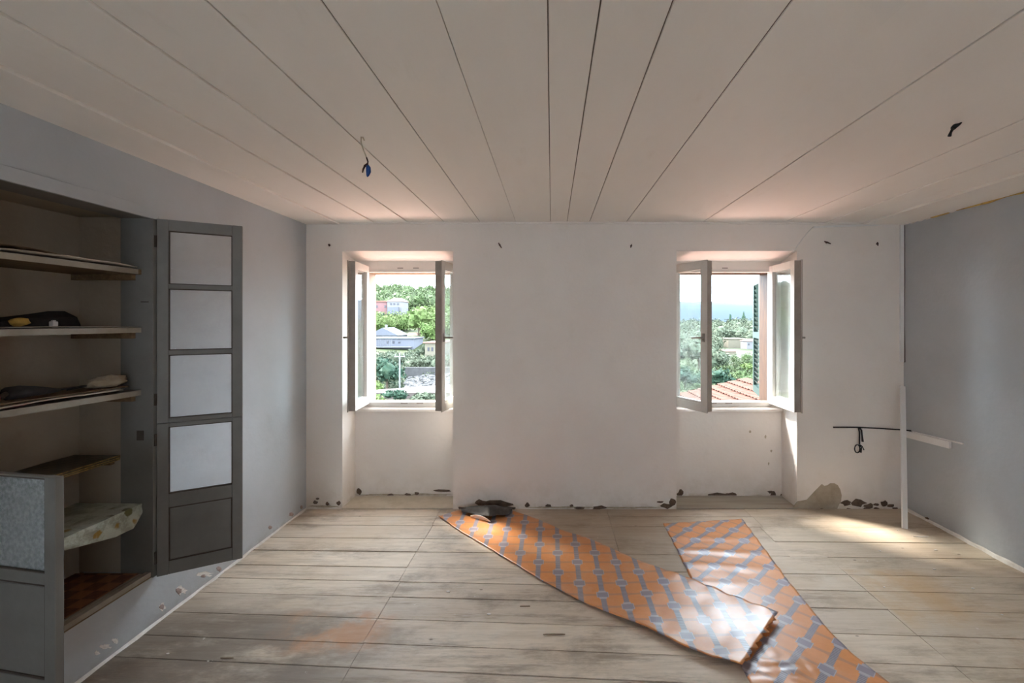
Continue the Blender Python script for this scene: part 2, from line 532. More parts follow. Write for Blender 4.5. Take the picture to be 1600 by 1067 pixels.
simple('house_white', (0.0971, 0.0943, 0.0971), (0.0828, 0.0828, 0.0857), 0.4, 0.9)
simple('house_blue', (0.0685, 0.0714, 0.0857), (0.0600, 0.0628, 0.0771), 0.4, 0.9)
simple('house_cream', (0.0914, 0.0806, 0.0591), (0.0806, 0.0726, 0.0538), 0.4, 0.9)
simple('slate_grey', (0.0571, 0.0600, 0.0714), (0.0485, 0.0514, 0.0628), 0.6, 0.8)
simple('far_window', (0.0202, 0.0202, 0.0269), rough=0.4, spec=0.3)
simple('rock', (0.0436, 0.0416, 0.0426), (0.0242, 0.0233, 0.0228), 0.8, 0.95)
simple('road', (0.0478, 0.0373, 0.0343), (0.0403, 0.0313, 0.0277), 0.5, 0.95)

# ------------------------------------------------------------------ room shell
XL, XR, YB, YR, H = -2.05, 2.94, 3.80, -2.3, 2.394
YA = 4.05                    # back of the window alcoves
A1 = (-1.748, -0.823)        # left alcove
A2 = (1.042, 2.047)          # right alcove
LT = 2.153                   # lintel height at the room face
SILL = 0.785

# floor: dark bed with boards on it
b = MB().box(XL - 0.1, XR + 0.1, YR - 0.1, YB, -0.12, -0.03)
floor = tag(b.build('floor', 'dark_gap', off=(0, 0, 0)), 'weathered unpainted plank floor of the bare room', None, kind='structure')
seams = [3.80, 3.65, 3.48, 3.262, 3.067, 2.866, 2.705, 2.547, 2.352, 2.162, 2.002, 1.82, 1.65, 1.47, 1.28, 1.10]
while seams[-1] > YR + 0.2:
    seams.append(seams[-1] - 0.19)
def seam_y(y0, x):
    return y0 - 0.033 * min(max(3.8 - y0, 0), 2.6) * x
rs = random.Random(3)
for k in range(len(seams) - 1):
    y1, y0 = seams[k], seams[k + 1]
    if y1 > 3.1:
        cuts = [XL, -0.92 + rs.uniform(-.01, .01), 0.457, 1.60 + rs.uniform(-.02, .02), XR]
    elif y1 > 2.84:
        cuts = [XL, -0.92, 0.457, 1.83, XR]
    elif y1 > 1.5:
        cuts = [XL, -0.92 + rs.uniform(-.012, .012), 1.83 + rs.uniform(-.008, .008), XR]
    else:
        cuts = [XL, -0.4 + rs.uniform(-.6, .6), 1.5 + rs.uniform(-.5, .5), XR]
    for i in range(len(cuts) - 1):
        xa, xb = cuts[i] + 0.0012, cuts[i + 1] - 0.0012
        ga, gb = rs.uniform(.0008, .0045), rs.uniform(.0008, .0045)
        zt = [rs.uniform(-.0025, .0015) for _ in range(2)]
        b = MB()
        P = [(xa, seam_y(y0, xa) + ga), (xb, seam_y(y0, xb) + gb), (xb, seam_y(y1, xb) - gb), (xa, seam_y(y1, xa) - ga)]
        P = [(x, min(y, YB)) for x, y in P]
        b.hexa([(x, y, -0.03) for x, y in P], [(P[0][0], P[0][1], zt[0]), (P[1][0], P[1][1], zt[0]), (P[2][0], P[2][1], zt[1]), (P[3][0], P[3][1], zt[1])])
        c = Vector(((xa + xb) / 2, (y0 + y1) / 2, 0))
        o = b.build('floorboard', 'floor_wood', floor, off=tuple(c))
        o.location = c
# alcove thresholds
for (xa, xb), mat in ((A1, 'alcove_cement'), (A2, 'alcove_board')):
    b = MB()
    b.hexa([(xa, YB - 0.012, -0.12), (xb, YB - 0.006, -0.12), (xb, YA, -0.12), (xa, YA, -0.12)],
           [(xa, YB - 0.012, 0.012), (xb, YB - 0.006, 0.010), (xb, YA, 0.012), (xa, YA, 0.012)])
    b.build('threshold_board', mat, floor)

# ceiling: slab with broad boards under it
b = MB().box(XL - 0.6, XR + 0.4, YR - 0.1, YB + 0.6, H + 0.006, H + 0.2)
ceil = tag(b.build('ceiling', 'ceiling_gap'), 'white painted ceiling of broad boards running to the window wall', None, kind='structure')
cs = [XL - 0.02] + [(x - VX) * YB / F for x in (531, 585, 637, 694, 750, 806, 860, 886, 921, 979, 1035, 1098, 1162, 1226, 1288, 1348)] + [XR + 0.02]
rs = random.Random(11)
lows = {0: 0.022, 1: 0.007, 14: 0.004, 15: 0.010, 16: 0.022}
for k in range(len(cs) - 1):
    xa, xb = cs[k] + rs.uniform(.001, .0028), cs[k + 1] - rs.uniform(.001, .0028)
    dz = -lows.get(k, 0) + rs.uniform(-.0025, .0025)
    b = MB()
    tl = rs.uniform(-.002, .002)
    b.hexa([(xa, YR, H + dz - tl), (xb, YR, H + dz + tl), (xb, YB, H + dz + tl), (xa, YB, H + dz - tl)],
           [(xa, YR, H + .008), (xb, YR, H + .008), (xb, YB, H + .008), (xa, YB, H + .008)])
    o = b.build('ceiling_board', 'ceiling_paint', ceil, off=((xa + xb) / 2, 1, H), bevel=0.002)
    o.location = ((xa + xb) / 2, 1, H)

# window wall: piers, lintels and thin parapets in one
b = MB()
YO = 4.34
b.box(XL - 0.6, A1[0], YB, YO, -3.0, H + .03)
b.box(A1[1], A2[0], YB, YO, -3.0, H + .03)
b.box(A2[1], XR + 0.4, YB, YO, -3.0, H + .03)
for xa, xb in (A1, A2):
    b.hexa([(xa, YB, LT), (xb, YB, LT), (xb, 4.06, 2.10), (xa, 4.06, 2.10)],
           [(xa, YB, H + .03), (xb, YB, H + .03), (xb, 4.06, H + .03), (xa, 4.06, H + .03)])
    b.box(xa, xb, 4.06, YO, 2.03, H + .03)
    b.box(xa, xb, YA, YO, -3.0, SILL)
wall_back = tag(b.build('wall_back', 'plaster_white'), 'off-white plaster wall with two window alcoves', None, kind='structure')
# sloping sill boards in the alcoves
for xa, xb in (A1, A2):
    b = MB().hexa([(xa, YA - 0.03, SILL - 0.02), (xb, YA - 0.03, SILL - 0.02), (xb, 4.07, SILL), (xa, 4.07, SILL)],
                  [(xa, YA - 0.022, SILL + 0.004), (xb, YA - 0.022, SILL + 0.004), (xb, 4.07, SILL + 0.02), (xa, 4.07, SILL + 0.02)])
    b.build('window_sill', 'plaster_white', wall_back, bevel=0.005)

# left wall around the cupboard niche
NY0, NY1, NZ0, NZ1, NXB = 1.61, 2.345, 0.272, 2.10, -2.435
b = MB()
b.box(XL - 0.6, XL, YR, NY0 - .021, -0.12, H + .03)
b.box(XL - 0.6, XL, NY1 + .021, YB, -0.12, H + .03)
b.box(XL - 0.6, XL, NY0 - .021, NY1 + .021, -0.12, NZ0 - 0.021)
b.box(XL - 0.6, XL, NY0 - .021, NY1 + .021, NZ1 + 0.021, H + .03)
wall_left = tag(b.build('wall_left', 'plaster_grey'), 'pale grey plaster wall with a built-in cupboard', None, kind='structure')
b = MB().box(XR, XR + 0.3, YR, YB, -0.12, H + .03)
wall_right = tag(b.build('wall_right', 'plaster_grey'), 'plain grey painted wall on the right', None, kind='structure')
# rear wall: two unseen window openings added to let in fill light
b = MB()
RW = ((-1.65, -0.88), (1.10, 1.95))
xs_ = [XL - 0.6, RW[0][0], RW[0][1], RW[1][0], RW[1][1], XR + 0.3]
for k in (0, 2, 4):
    b.box(xs_[k], xs_[k + 1], YR - 0.3, YR, -0.12, H + .03)
for xa, xb in RW:
    b.box(xa, xb, YR - 0.3, YR, 1.80, H + .03)
    b.box(xa, xb, YR - 0.3, YR, -0.12, 1.20)
tag(b.build('wall_rear', 'plaster_white'), 'plaster wall behind the viewer with two window openings added for fill light', None, kind='structure')

# ------------------------------------------------------------------ worn spots on the walls (real, thin, uneven)
def patch(parent, mat, pts, normal, thick, name='worn_patch', seed=0):
    n = Vector(normal)
    pts = [Vector(p) - n * 0.004 for p in pts]
    c = sum(pts, Vector()) / len(pts)
    nn = len(pts)
    vs = [c + n * (thick + 0.004)] + [p + (c - p) * 0.25 + n * (thick + 0.003) for p in pts] + [p + n * (0.004 + 0.0012) for p in pts] + pts
    fs = []
    for i in range(nn):
        j = (i + 1) % nn
        fs += [(0, 1 + i, 1 + j), (1 + i, 1 + nn + i, 1 + nn + j, 1 + j), (1 + nn + i, 1 + 2 * nn + i, 1 + 2 * nn + j, 1 + nn + j)]
    return MB().add(vs, fs).build(name, mat, parent)


def rag(cx, cy, rx, ry, n=11, seed=0, amp=.35):
    r = random.Random(seed)
    return [(cx + rx * math.cos(2 * math.pi * i / n) * (1 + r.uniform(-amp, amp)), cy + ry * math.sin(2 * math.pi * i / n) * (1 + r.uniform(-amp, amp))) for i in range(n)]


Nf = (0, -1, 0)
big = [(1241, 802), (1241, 790), (1246, 783), (1258, 783), (1264, 777), (1272, 768), (1279, 761), (1284, 756), (1288, 759), (1293, 758),
       (1297, 755), (1304, 755), (1309, 758), (1313, 765), (1315, 774), (1314, 783), (1310, 790), (1307, 797), (1308, 803), (1280, 803)]
patch(wall_back, 'bare_render', [at(x, min(y, 799), YB) for x, y in big], Nf, 0.004, 'bare_render_patch')
sd = 0
for cx, cy, rx, ry in ((1322, 786, 8, 4), (1341, 786, 11, 5.5), (1358, 791, 7, 4.5), (1352, 796, 6, 2.5), (1369, 788, 4, 2), (1369, 795, 4.5, 2.5),
                       (1381, 787, 6.5, 4.5), (1392, 790, 6, 3), (1398, 794.5, 5, 2.5), (1326, 796, 4, 2.5), (1283, 795, 4, 2.5),
                       (824, 789, 4, 3.5), (857, 790, 5, 2.5), (893, 790, 3.5, 2), (936, 793, 10, 3), (905, 794, 9, 2), (775, 787, 26, 4.5), (752, 786, 9, 5),
                       (1040, 790, 10, 4), (1050, 784, 5, 6), (1031, 784, 6, 1.5),
                       (493, 785, 3, 3), (511, 787, 3, 3), (529, 786, 3.2, 3.2), (496, 779, 3, 1.5)):
    sd += 1
    patch(wall_back, 'exposed_stone', [at(x, min(y, 798), YB) for x, y in rag(cx, cy, rx, ry, 10, sd)], Nf, 0.0035, 'exposed_stone_patch')
for cx, cy, rx, ry in ((1128, 779, 20, 4.5), (1141, 777, 9, 3), (1208, 778, 6, 5), (1204, 773, 5, 2), (1063, 776, 4.5, 6), (1222, 781, 4, 4), (1092, 781, 5, 2),
                       (561, 772, 4, 5), (637, 777, 5, 2.2), (651, 775, 3.5, 2.2), (690, 771, 14, 1.6), (610, 778, 5, 2)):
    sd += 1
    patch(wall_back, 'exposed_stone', [at(x, min(y - 4.5, 774), YA) for x, y in rag(cx, cy, rx, ry, 10, sd)], Nf, 0.0035, 'exposed_stone_patch')
for cx, cy, rx, ry in ((600, 779, 42, 2), (668, 779, 38, 2.4), (1110, 781, 45, 2), (1190, 781, 34, 2), (1172, 680, 1.6, 2), (1196, 688, 1.5, 2.4), (1205, 710, 1.5, 2),
                       (1201, 730, 1.2, 2)):
    sd += 1
    patch(wall_back, 'grime', [at(x, min(y - 5.5, 774), YA) for x, y in rag(cx, cy, rx, ry, 22, sd)], Nf, 0.002, 'grime_spot')
for cx, cy, rx, ry in ((880, 792.5, 60, 1.6), (985, 793, 45, 1.5), (505, 791, 22, 1.6)):
    sd += 1
    patch(wall_back, 'grime', [at(x, min(y, 798), YB) for x, y in rag(cx, cy, rx, ry, 22, sd)], Nf, 0.002, 'grime_spot')
# left wall: bare spots under the cupboard
def lw(x, y):
    Y = XL * F / (x - VX)
    return at(x, y, Y)
for cx, cy, rx, ry in ((280, 923, 5, 5), (342, 924 - 35, 4, 3.5), (318, 900, 4, 2.5), (455, 803, 3, 4), (471, 792, 2, 3), (422, 824, 2.5, 3), (253, 952 - 4, 4, 4)):
    sd += 1
    patch(wall_left, 'bare_brick', [lw(x, y) for x, y in rag(cx, cy, rx, ry, 10, sd)], (1, 0, 0), 0.003, 'exposed_stone_patch')
for cx, cy, rx, ry in ((283, 922, 9, 8), (320, 897, 14, 5), (253, 948, 7, 7), (165, 1010, 9, 5), (180, 1001, 7, 5), (152, 1020, 5, 4)):
    sd += 1
    patch(wall_left, 'lime_edge', [lw(x, y) for x, y in rag(cx, cy, rx * .8, ry * .8, 17, sd, .45)], (1, 0, 0), 0.0015, 'flaked_paint_patch')
def rw(x, y):
    Y = XR * F / (x - VX)
    return at(x, y, Y)
for cx, cy, rx, ry in ((1549, 875, 4, 4), (1492, 838, 3, 3), (1448, 810, 4, 2), (1540, 868, 3, 2)):
    sd += 1
    patch(wall_right, 'exposed_stone', [rw(x, y) for x, y in rag(cx, cy, rx, ry, 9, sd)], (-1, 0, 0), 0.003, 'exposed_stone_patch')

# ragged lime line where the side walls meet the floor
def lime(name, x, sgn, y0, y1, h, parent_label):
    b = MB()
    n = 70
    r = random.Random(5)
    prof = []
    for i in range(n + 1):
        y = y0 + (y1 - y0) * i / n
        hh = h * (0.45 + 0.9 * abs(mnoise.noise(Vector((y * 5.0, x, 0)))))
        w = 0.012 * (0.5 + r.random())
        prof.append([(x, y, 0.0), (x + sgn * w, y, 0.0), (x + sgn * w * 0.5, y, hh * 0.7), (x, y, hh)])
    vs = [p for s_ in prof for p in s_]
    fs = []
    for i in range(n):
        for k in range(3):
            fs.append((i * 4 + k, i * 4 + k + 1, i * 4 + 5 + k, i * 4 + 4 + k))
    fs += [(0, 1, 2, 3), (n * 4 + 3, n * 4 + 2, n * 4 + 1, n * 4)]
    b.add(vs, fs)
    return tag(b.build(name, 'lime_edge'), parent_label, kind='structure')
lime('baseboard_left', XL, 1, YR, YB, 0.020, 'ragged lime line along the foot of the left wall')
lime('baseboard_right', XR, -1, YR, YB, 0.045, 'ragged white line along the foot of the right wall')

# foam squeezed out between ceiling and right wall
b = MB()
for (ya, yb_) in ((3.52, 3.36), (3.30, 2.72), (2.70, 2.2), (2.18, 1.0)):
    n = 14
    pts, rr = [], []
    for i in range(n + 1):
        y = ya + (yb_ - ya) * i / n
        pts.append((XR - 0.004, y, H - 0.022 + 0.006 * mnoise.noise(Vector((y * 9, 0, 3)))))
        rr.append(0.006 + 0.010 * (0.5 + 0.5 * mnoise.noise(Vector((y * 6, 4, 0)))) * (0.5 if i in (0, n) else 1))
    b.tube(pts, rr, 8)
b.build('foam_seam', 'foam', wall_right, smooth=True)
b = MB()
for y in (3.70, 3.62, 3.33, 2.71, 2.19, 3.55):
    b.blob((XR - 0.004, y, H - 0.018), 0.012, 0.04, 0.014, seed=y)
b.build('filler_dab', 'lime_edge', wall_right, smooth=True)
# cover strip hiding the joint of ceiling and window wall
b = MB().hexa([(XL, YB - 0.012, H - 0.014), (XR, YB - 0.012, H - 0.012), (XR, YB, H - 0.018), (XL, YB, H - 0.018)],
              [(XL, YB - 0.012, H), (XR, YB - 0.012, H), (XR, YB, H), (XL, YB, H)])
tag(b.build('trim_1', 'ceiling_paint'), 'narrow painted strip between ceiling and window wall', kind='structure')

# ------------------------------------------------------------------ windows
def ring(b, x0, x1, z0, z1, w, y0, y1, wt=None, wb=None):
    wt = w if wt is None else wt
    wb = w if wb is None else wb
    b.box(x0, x0 + w, y0, y1, z0, z1)
    b.box(x1 - w, x1, y0, y1, z0, z1)
    b.box(x0 + w, x1 - w, y0, y1, z1 - wt, z1)
    b.box(x0 + w, x1 - w, y0, y1, z0, z0 + wb)


def sash(parent, hinge, w, ang, z0, z1, side, label):
    """side 1: hung on the left, -1: hung on the right; opens into the room by ang degrees"""
    s, T, W = side, 0.055, 0.058
    b = MB()
    def bx(x0, x1, y0, y1, za, zb):
        b.box(min(s * x0, s * x1), max(s * x0, s * x1), y0, y1, za, zb)
    h = z1 - z0
    bx(0, W, -T, 0, 0, h); bx(w - W, w, -T, 0, 0, h)
    bx(W, w - W, -T, 0, 0, W + .012); bx(W, w - W, -T, 0, h - W, h)
    # rebate lip on the room side and drip step outside
    bx(0.0, W + .004, -T - 0.006, -T, 0, h); bx(w - W, w + 0.010, -T - 0.006, -T, -0.008, h + .006)
    bx(W, w - W, -T - 0.006, -T, -0.008, W); bx(W, w - W, -T - 0.006, -T, h - W, h + .006)
    hx, hy = hinge
    o = b.build('sash', 'sash_paint', parent, off=(0, 0, 0), bevel=0.004)
    pl = Vector(parent['_o'])
    o.location = Vector((hx, hy, z0)) - pl
    o.rotation_euler = (0, 0, R(-ang) * s)
    tag(o, label)
    b = MB()
    x0, x1 = sorted((s * (W - .006), s * (w - W + .006)))
    b.box(x0, x1, -T * .55, -T * .45, W - .006, h - W + .006)
    g = b.build('pane', 'glass_window', o, off=(0, 0, 0))
    # beads around the pane
    b = MB()
    def bb(xa, xb, za, zb):
        xa, xb = sorted((s * xa, s * xb))
        b.box(xa, xb, -T - .002, -T * .55, za, zb)
    bb(W, W + .008, W + .012, h - W); bb(w - W - .008, w - W, W + .012, h - W)
    bb(W + .008, w - W - .008, W + .012, W + .02); bb(W + .008, w - W - .008, h - W - .008, h - W)
    b.build('glazing_bead', 'sash_paint', o, off=(0, 0, 0))
    # bolts and lock plates on the meeting edge
    b = MB()
    xe = s * w
    for zz in (0.17 * h, 0.25 * h, 0.58 * h, 0.60 * h, 0.93 * h):
        x0, x1 = sorted((xe, xe + s * .003))
        b.box(x0, x1, -T * .62, -T * .38, zz, zz + (.03 if zz < .5 * h else .02))
    b.build('lock_plate', 'handle_grey', o, off=(0, 0, 0))
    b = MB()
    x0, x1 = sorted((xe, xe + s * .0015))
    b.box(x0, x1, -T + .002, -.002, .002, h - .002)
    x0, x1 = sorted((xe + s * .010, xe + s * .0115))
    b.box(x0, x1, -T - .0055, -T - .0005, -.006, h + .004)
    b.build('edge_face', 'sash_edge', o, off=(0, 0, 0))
    return o, T, W, h


def add_handle(o, w, T, h, s, lever):
    """lever: direction along the sash (towards hinge), stands off the room side"""
    b = MB()
    xc, zc = s * (w - .03), h * 0.49
    b.box(xc - .013, xc + .013, -T - .014, -T - .005, zc - .035, zc + .035)
    b.tube([(xc, -T - .01, zc), (xc, -T - .045, zc)], .008)
    b.tube([(xc, -T - .045, zc), (xc - s * lever * .5, -T - .05, zc), (xc - s * lever, -T - .046, zc - .004)], [.009, .008, .007])
    b.build('handle', 'handle_grey', o, off=(0, 0, 0), smooth=True)


def window(name, alcove, outer, xa, xb, label, label_l, label_r, hl, hr, wl, wr, al, ar):
    xo0, xo1 = alcove
    root = tag(empty(name, ((xa + xb) / 2, 4.06, SILL)), label, None, kind='structure')
    b = MB()
    # fixed frame
    b.box(xo0, xa, 4.062, 4.13, SILL + .02, 2.10)
    b.box(xb, xo1, 4.062, 4.13, SILL + .02, 2.10)
    b.box(xa, xb, 4.062, 4.13, 2.005, 2.10)
    b.box(xa, xb, 4.062, 4.13, SILL + .02, 0.846)
    b.build('frame', 'sash_paint', root, bevel=0.004)
    b = MB()
    ring(b, xa - .035, xb + .035, SILL, 2.03, .035, 4.131, 4.285, .03, .04)
    b.build('outer_frame', outer, root)
    b = MB()
    for xx in (xa + .28, xa + .42):
        b.box(xx, xx + .05, 4.056, 4.0625, 2.035, 2.045)
        b.box(xx + .03, xx + .09, 4.056, 4.0625, .83, .84)
    b.build('keeper', 'handle_grey', root)
    o, T, W, h = sash(root, hl, wl, al, .835, 2.055, 1, label_l)
    add_handle(o, wl, T, h, 1, .09)
    o2, T, W, h = sash(root, hr, wr, ar, .835, 2.055, -1, label_r)
    add_handle(o2, wr, T, h, -1, .09)
    return root


w1 = window('window_1', A1, 'pale_frame', -1.655, -0.885, 'open casement window with village houses behind it',
            'left casement of the village-side window', 'right casement of the village-side window',
            (-1.625, 4.055), (-0.885, 4.055), .36, .36, 85, 80)
w2 = window('window_2', A2, 'brown_frame', 1.10, 1.955, 'open casement window with brown outer frame and roof view',
            'casement half open beside the middle pier', 'casement folded back to the right reveal',
            (1.105, 4.055), (1.935, 4.055), .42, .41, 63, 91)
# green shutter folded out at the right of the second window
b = MB()
sh = b
for i in range(1):
    sh.box(0, .05, -.02, .02, 0, 1.15); sh.box(.37, .42, -.02, .02, 0, 1.15)
    sh.box(.05, .37, -.02, .02, 0, .07); sh.box(.05, .37, -.02, .02, 1.08, 1.15); sh.box(.05, .37, -.02, .02, .55, .61)
so = sh.build('shutter', 'shutter_green', w2, off=(0, 0, 0))
so.location = Vector((1.985, 4.30, .85)) - Vector(w2['_o'])
so.rotation_euler = (0, 0, R(74))
tag(so, 'dark green louvred shutter folded outward')
sm = MB().hexa([(.05, -.016, 0), (.37, -.016, 0), (.37, -.010, 0), (.05, -.010, 0)],
               [(.05, .010, .04), (.37, .010, .04), (.37, .016, .04), (.05, .016, .04)]).mesh('slat', 'shutter_green')
for i in range(22):
    z = .075 + i * .046
    if .51 < z < .61 or z > 1.05: continue
    s_ = bpy.data.objects.new('slat', sm); col.objects.link(s_); s_.parent = so; s_.location = (0, 0, z)
for z in (.12, .98):
    MB().box(-.02, .035, -.028, -.019, z, z + .06).build('hinge', 'brass', so, off=(0, 0, 0))

# ------------------------------------------------------------------ built-in cupboard
cup = tag(empty('built_in_cupboard', (XL, (NY0 + NY1) / 2, NZ0)), 'dark grey built-in wall cupboard with open glazed doors and cluttered shelves', 'cupboard')
b = MB()
b.box(NXB - 0.02, NXB, NY0 - .02, NY1 + .02, NZ0 - .02, NZ1 + .02)            # back
b.box(NXB, -2.195, NY1, NY1 + .02, NZ0, NZ1); b.box(NXB, -2.195, NY0 - .02, NY0, NZ0, NZ1)
b.box(NXB, -2.206, NY0, NY1, NZ1, NZ1 + .02)
b.box(-2.206, XL, NY1 + .016, NY1 + .021, NZ0 - .02, NZ1 + .02)
b.box(-2.206, XL, NY0 - .021, NY0 - .016, NZ0 - .02, NZ1 + .02)
b.box(-2.206, XL, NY0 - .02, NY1 + .02, NZ1 + .011, NZ1 + .02)
b.box(NXB, XL, NY0 - .02, NY1 + .02, NZ0 - .0205, NZ0 - .0200)
b.build('niche_lining', 'plaster_niche', cup)
b = MB()
b.box(-2.205, XL + .012, NY1 - .018, NY1 + .016, NZ0 - .02, NZ1 + .01)
b.box(-2.205, XL + .012, NY0 - .016, NY0 + .018, NZ0 - .02, NZ1 + .01)
b.box(-2.205, XL - .004, NY0 + .018, NY1 - .018, NZ1 - .010, NZ1 + .01)
b.build('jamb_frame', 'cupboard_paint', cup, bevel=.002)
b = MB()
b.box(XL - .003, XL + .013, NY0 - .06, NY1 + .014, NZ1 - .012, NZ1 + .045)
b.build('head_trim', 'plaster_grey', cup, bevel=.002)
b = MB().box(NXB, XL - .002, NY0, NY1 - .018, NZ0 - .02, NZ0)
bo = b.build('bottom_board', 'shelf_wood', cup)
b = MB().add([], [])
b.hexa([(NXB, NY0, NZ0), (-2.10, NY0, NZ0), (-2.105, NY1 - .018, NZ0), (NXB, NY1 - .018, NZ0)],
       [(NXB, NY0, NZ0 + .003), (-2.10, NY0, NZ0 + .003), (-2.105, NY1 - .018, NZ0 + .003), (NXB, NY1 - .018, NZ0 + .003)])
tag(b.build('lining_sheet', 'lining_print', bo, off=cup['_o']), 'brown parquet-print lining sheet')
b = MB().box(-2.075, XL + .004, NY0, NY1 - .02, NZ0 - .012, NZ0 + .012)
b.box(-2.10, -2.085, NY0 + .3, NY1 - .03, NZ0, NZ0 + .008)
b.build('edge_strip', 'shelf_paint', bo, off=cup['_o'], bevel=.002)

def shelf(z, xf, th, mat, front_mat, sag=0.0):
    b = MB()
    ya, yb_ = NY0, NY1 - .018
    b.hexa([(NXB, ya, z - th), (xf, ya, z - th + sag), (xf, yb_, z - th), (NXB, yb_, z - th)],
           [(NXB, ya, z), (xf, ya, z + sag), (xf, yb_, z), (NXB, yb_, z)])
    o = b.build('shelf', mat, cup)
    if front_mat:
        f = MB().hexa([(xf, ya, z - th + sag), (xf + .003, ya, z - th + sag), (xf + .003, yb_ - .02, z - th), (xf, yb_ - .02, z - th)],
                      [(xf, ya, z + sag), (xf + .003, ya, z + sag), (xf + .003, yb_ - .02, z), (xf, yb_ - .02, z)])
        f.build('front_edge', front_mat, o, off=cup['_o'])
    f = MB().box(NXB, xf - .03, yb_ - .022, yb_, z - th - .03, z - th)
    f.build('bearer', 'shelf_wood', o, off=cup['_o'])
    return o
S1 = shelf(1.828, -2.098, .026, 'shelf_wood', 'shelf_paint')
S2 = shelf(1.532, -2.098, .026, 'shelf_paint', 'shelf_paint')
S3 = shelf(1.212, -2.098, .026, 'shelf_paint', 'shelf_paint', .010)
S4 = shelf(0.880, -2.205, .016, 'shelf_wood', None)
S5 = shelf(0.628, -2.100, .022, 'shelf_wood', None)
# oilcloths
b = MB()
def oc4(u, v):
    y = NY0 + .005 + (NY1 - .03 - NY0) * u
    if v < .8:
        x = NXB + .003 + (-2.203 - NXB) * v / .8
        z = .882 + .004 * mnoise.noise(Vector((x * 8, y * 6, 1)))
        if v == 0: z += .0
    else:
        x = -2.200; z = .882 - .024 * (v - .8) / .2
    return Vector((x, y, z))
b.grid(oc4, 24, 10)
oc = b.build('shelf_cloth', 'oilcloth_dark', S4, off=cup['_o'])
tag(oc, 'dark checked oilcloth with gold hem stripes')
b = MB()
for dz in (0.0015, -.010, -.019):
    b.box(-2.2015, -2.1975, NY0 + .005, NY1 - .03, .877 + dz, .881 + dz)
b.build('hem_stripe', 'oilcloth_gold', S4, off=cup['_o'])
b = MB()
def oc5(u, v):
    y = NY0 + .005 + (NY1 - .02 - NY0) * u
    dep = .035 + .07 * max(0, min(1, (u - .35) / .45))
    if u > .93: dep *= (1 - (u - .93) / .07 * .55)
    if v < .6:
        x = NXB + .003 + (-2.096 - NXB) * v / .6
        z = .631 + .020 * abs(mnoise.noise(Vector((x * 7, y * 5, 8))))
    else:
        k = (v - .6) / .4
        x = -2.094 + .006 * mnoise.noise(Vector((y * 12, k * 2, 4))); z = .632 - dep * k
    return Vector((x, y, z))
b.grid(oc5, 40, 15)
oc = b.build('shelf_cloth', 'oilcloth_floral', S5, off=cup['_o'])
tag(oc, 'cream oilcloth with flowers hanging over the shelf edge')
m_ = oc.modifiers.new('thick', 'SOLIDIFY'); m_.thickness = .0015

def door(name_label, hinge, ang, z0, z1, rails, panel, glass, raw_top=False):
    """leaf hung on the cupboard; local x from hinge to free edge, thickness in y"""
    w, T, S = .366, .026, .047
    b = MB()
    h = z1 - z0
    b.box(0, S, 0, T, 0, h); b.box(w - S, w, 0, T, 0, h)
    cells = []
    zz = sorted(rails)
    for (ra, rb) in zz:
        b.box(S, w - S, .002, T - .002, ra - z0, rb - z0)
    o = b.build('door', 'cupboard_paint', cup, off=(0, 0, 0), bevel=.0025)
    o.location = Vector((hinge[0], hinge[1], z0)) - Vector(cup['_o'])
    o.rotation_euler = (0, 0, R(ang))
    tag(o, name_label)
    for k in range(len(zz) - 1):
        za, zb = zz[k][1] - z0, zz[k + 1][0] - z0
        if panel is not None and k == panel:
            p_ = MB().box(S - .004, w - S + .004, T * .35, T * .65, za - .004, zb + .004)
            p_.box(S + .012, w - S - .012, T * .3, T * .7, za + .012, zb - .012)
            p_.build('panel', 'cupboard_paint', o, off=(0, 0, 0))
            f = MB()
            for ya, yb_ in ((.004, .009), (T - .009, T - .004)):
                f.box(S, S + .006, ya, yb_, za, zb); f.box(w - S - .006, w - S, ya, yb_, za, zb)
                f.box(S, w - S, ya, yb_, za, za + .006); f.box(S, w - S, ya, yb_, zb - .006, zb)
            f.build('panel_moulding', 'cupboard_raw', o, off=(0, 0, 0))
        else:
            MB().box(S - .004, w - S + .004, T * .44, T * .56, za - .004, zb + .004).build('pane', glass, o, off=(0, 0, 0))
            f = MB()
            for ya, yb_ in ((.003, .010), (T - .010, T - .003)):
                f.box(S, S + .004, ya, yb_, za, zb); f.box(w - S - .004, w - S, ya, yb_, za, zb)
                f.box(S, w - S, ya, yb_, za, za + .004); f.box(S, w - S, ya, yb_, zb - .004, zb)
            f.build('putty_line', 'cupboard_raw', o, off=(0, 0, 0))
    for zz_ in (.09 * h, .86 * h):
        MB().tube([(-.004, -.003, zz_), (-.004, -.003, zz_ + .06)], .006).build('hinge', 'cupboard_raw', o, off=(0, 0, 0))
    return o
hx, hy = -2.032, NY1 - .004
a_r = math.degrees(math.atan2(2.525 - 2.34, -1.72 + 2.037))
door('tall upper right cupboard door with three glass panes', (hx, hy), a_r, 1.036, 2.092,
     [(1.036, 1.058), (1.388, 1.412), (1.733, 1.757), (2.035, 2.092)], None, 'glass_cupboard')
door('lower right cupboard door with one pane above a panel', (hx, hy), a_r + .6, .247, 1.034,
     [(.247, .315), (.595, .665), (1.014, 1.034)], 0, 'glass_cupboard')
a_l = math.degrees(math.atan2(1.560 - 1.625, -1.690 + 2.045))
door('lower left cupboard door with frosted pane, swung out towards the viewer', (-2.045, 1.610), a_l, .247, 1.030,
     [(.247, .335), (.66, .70), (1.024, 1.030)], 0, 'glass_frosted')
# hinge cut-outs left on the jamb
for xa, xb, za, zb in ((-2.12, -2.085, .955, 1.005), (-2.10, -2.06, 1.66, 1.665)):
    MB().box(xa, xb, NY1 - .0205, NY1 - .016, za, zb).build('hinge_scar', 'cupboard_raw', cup)

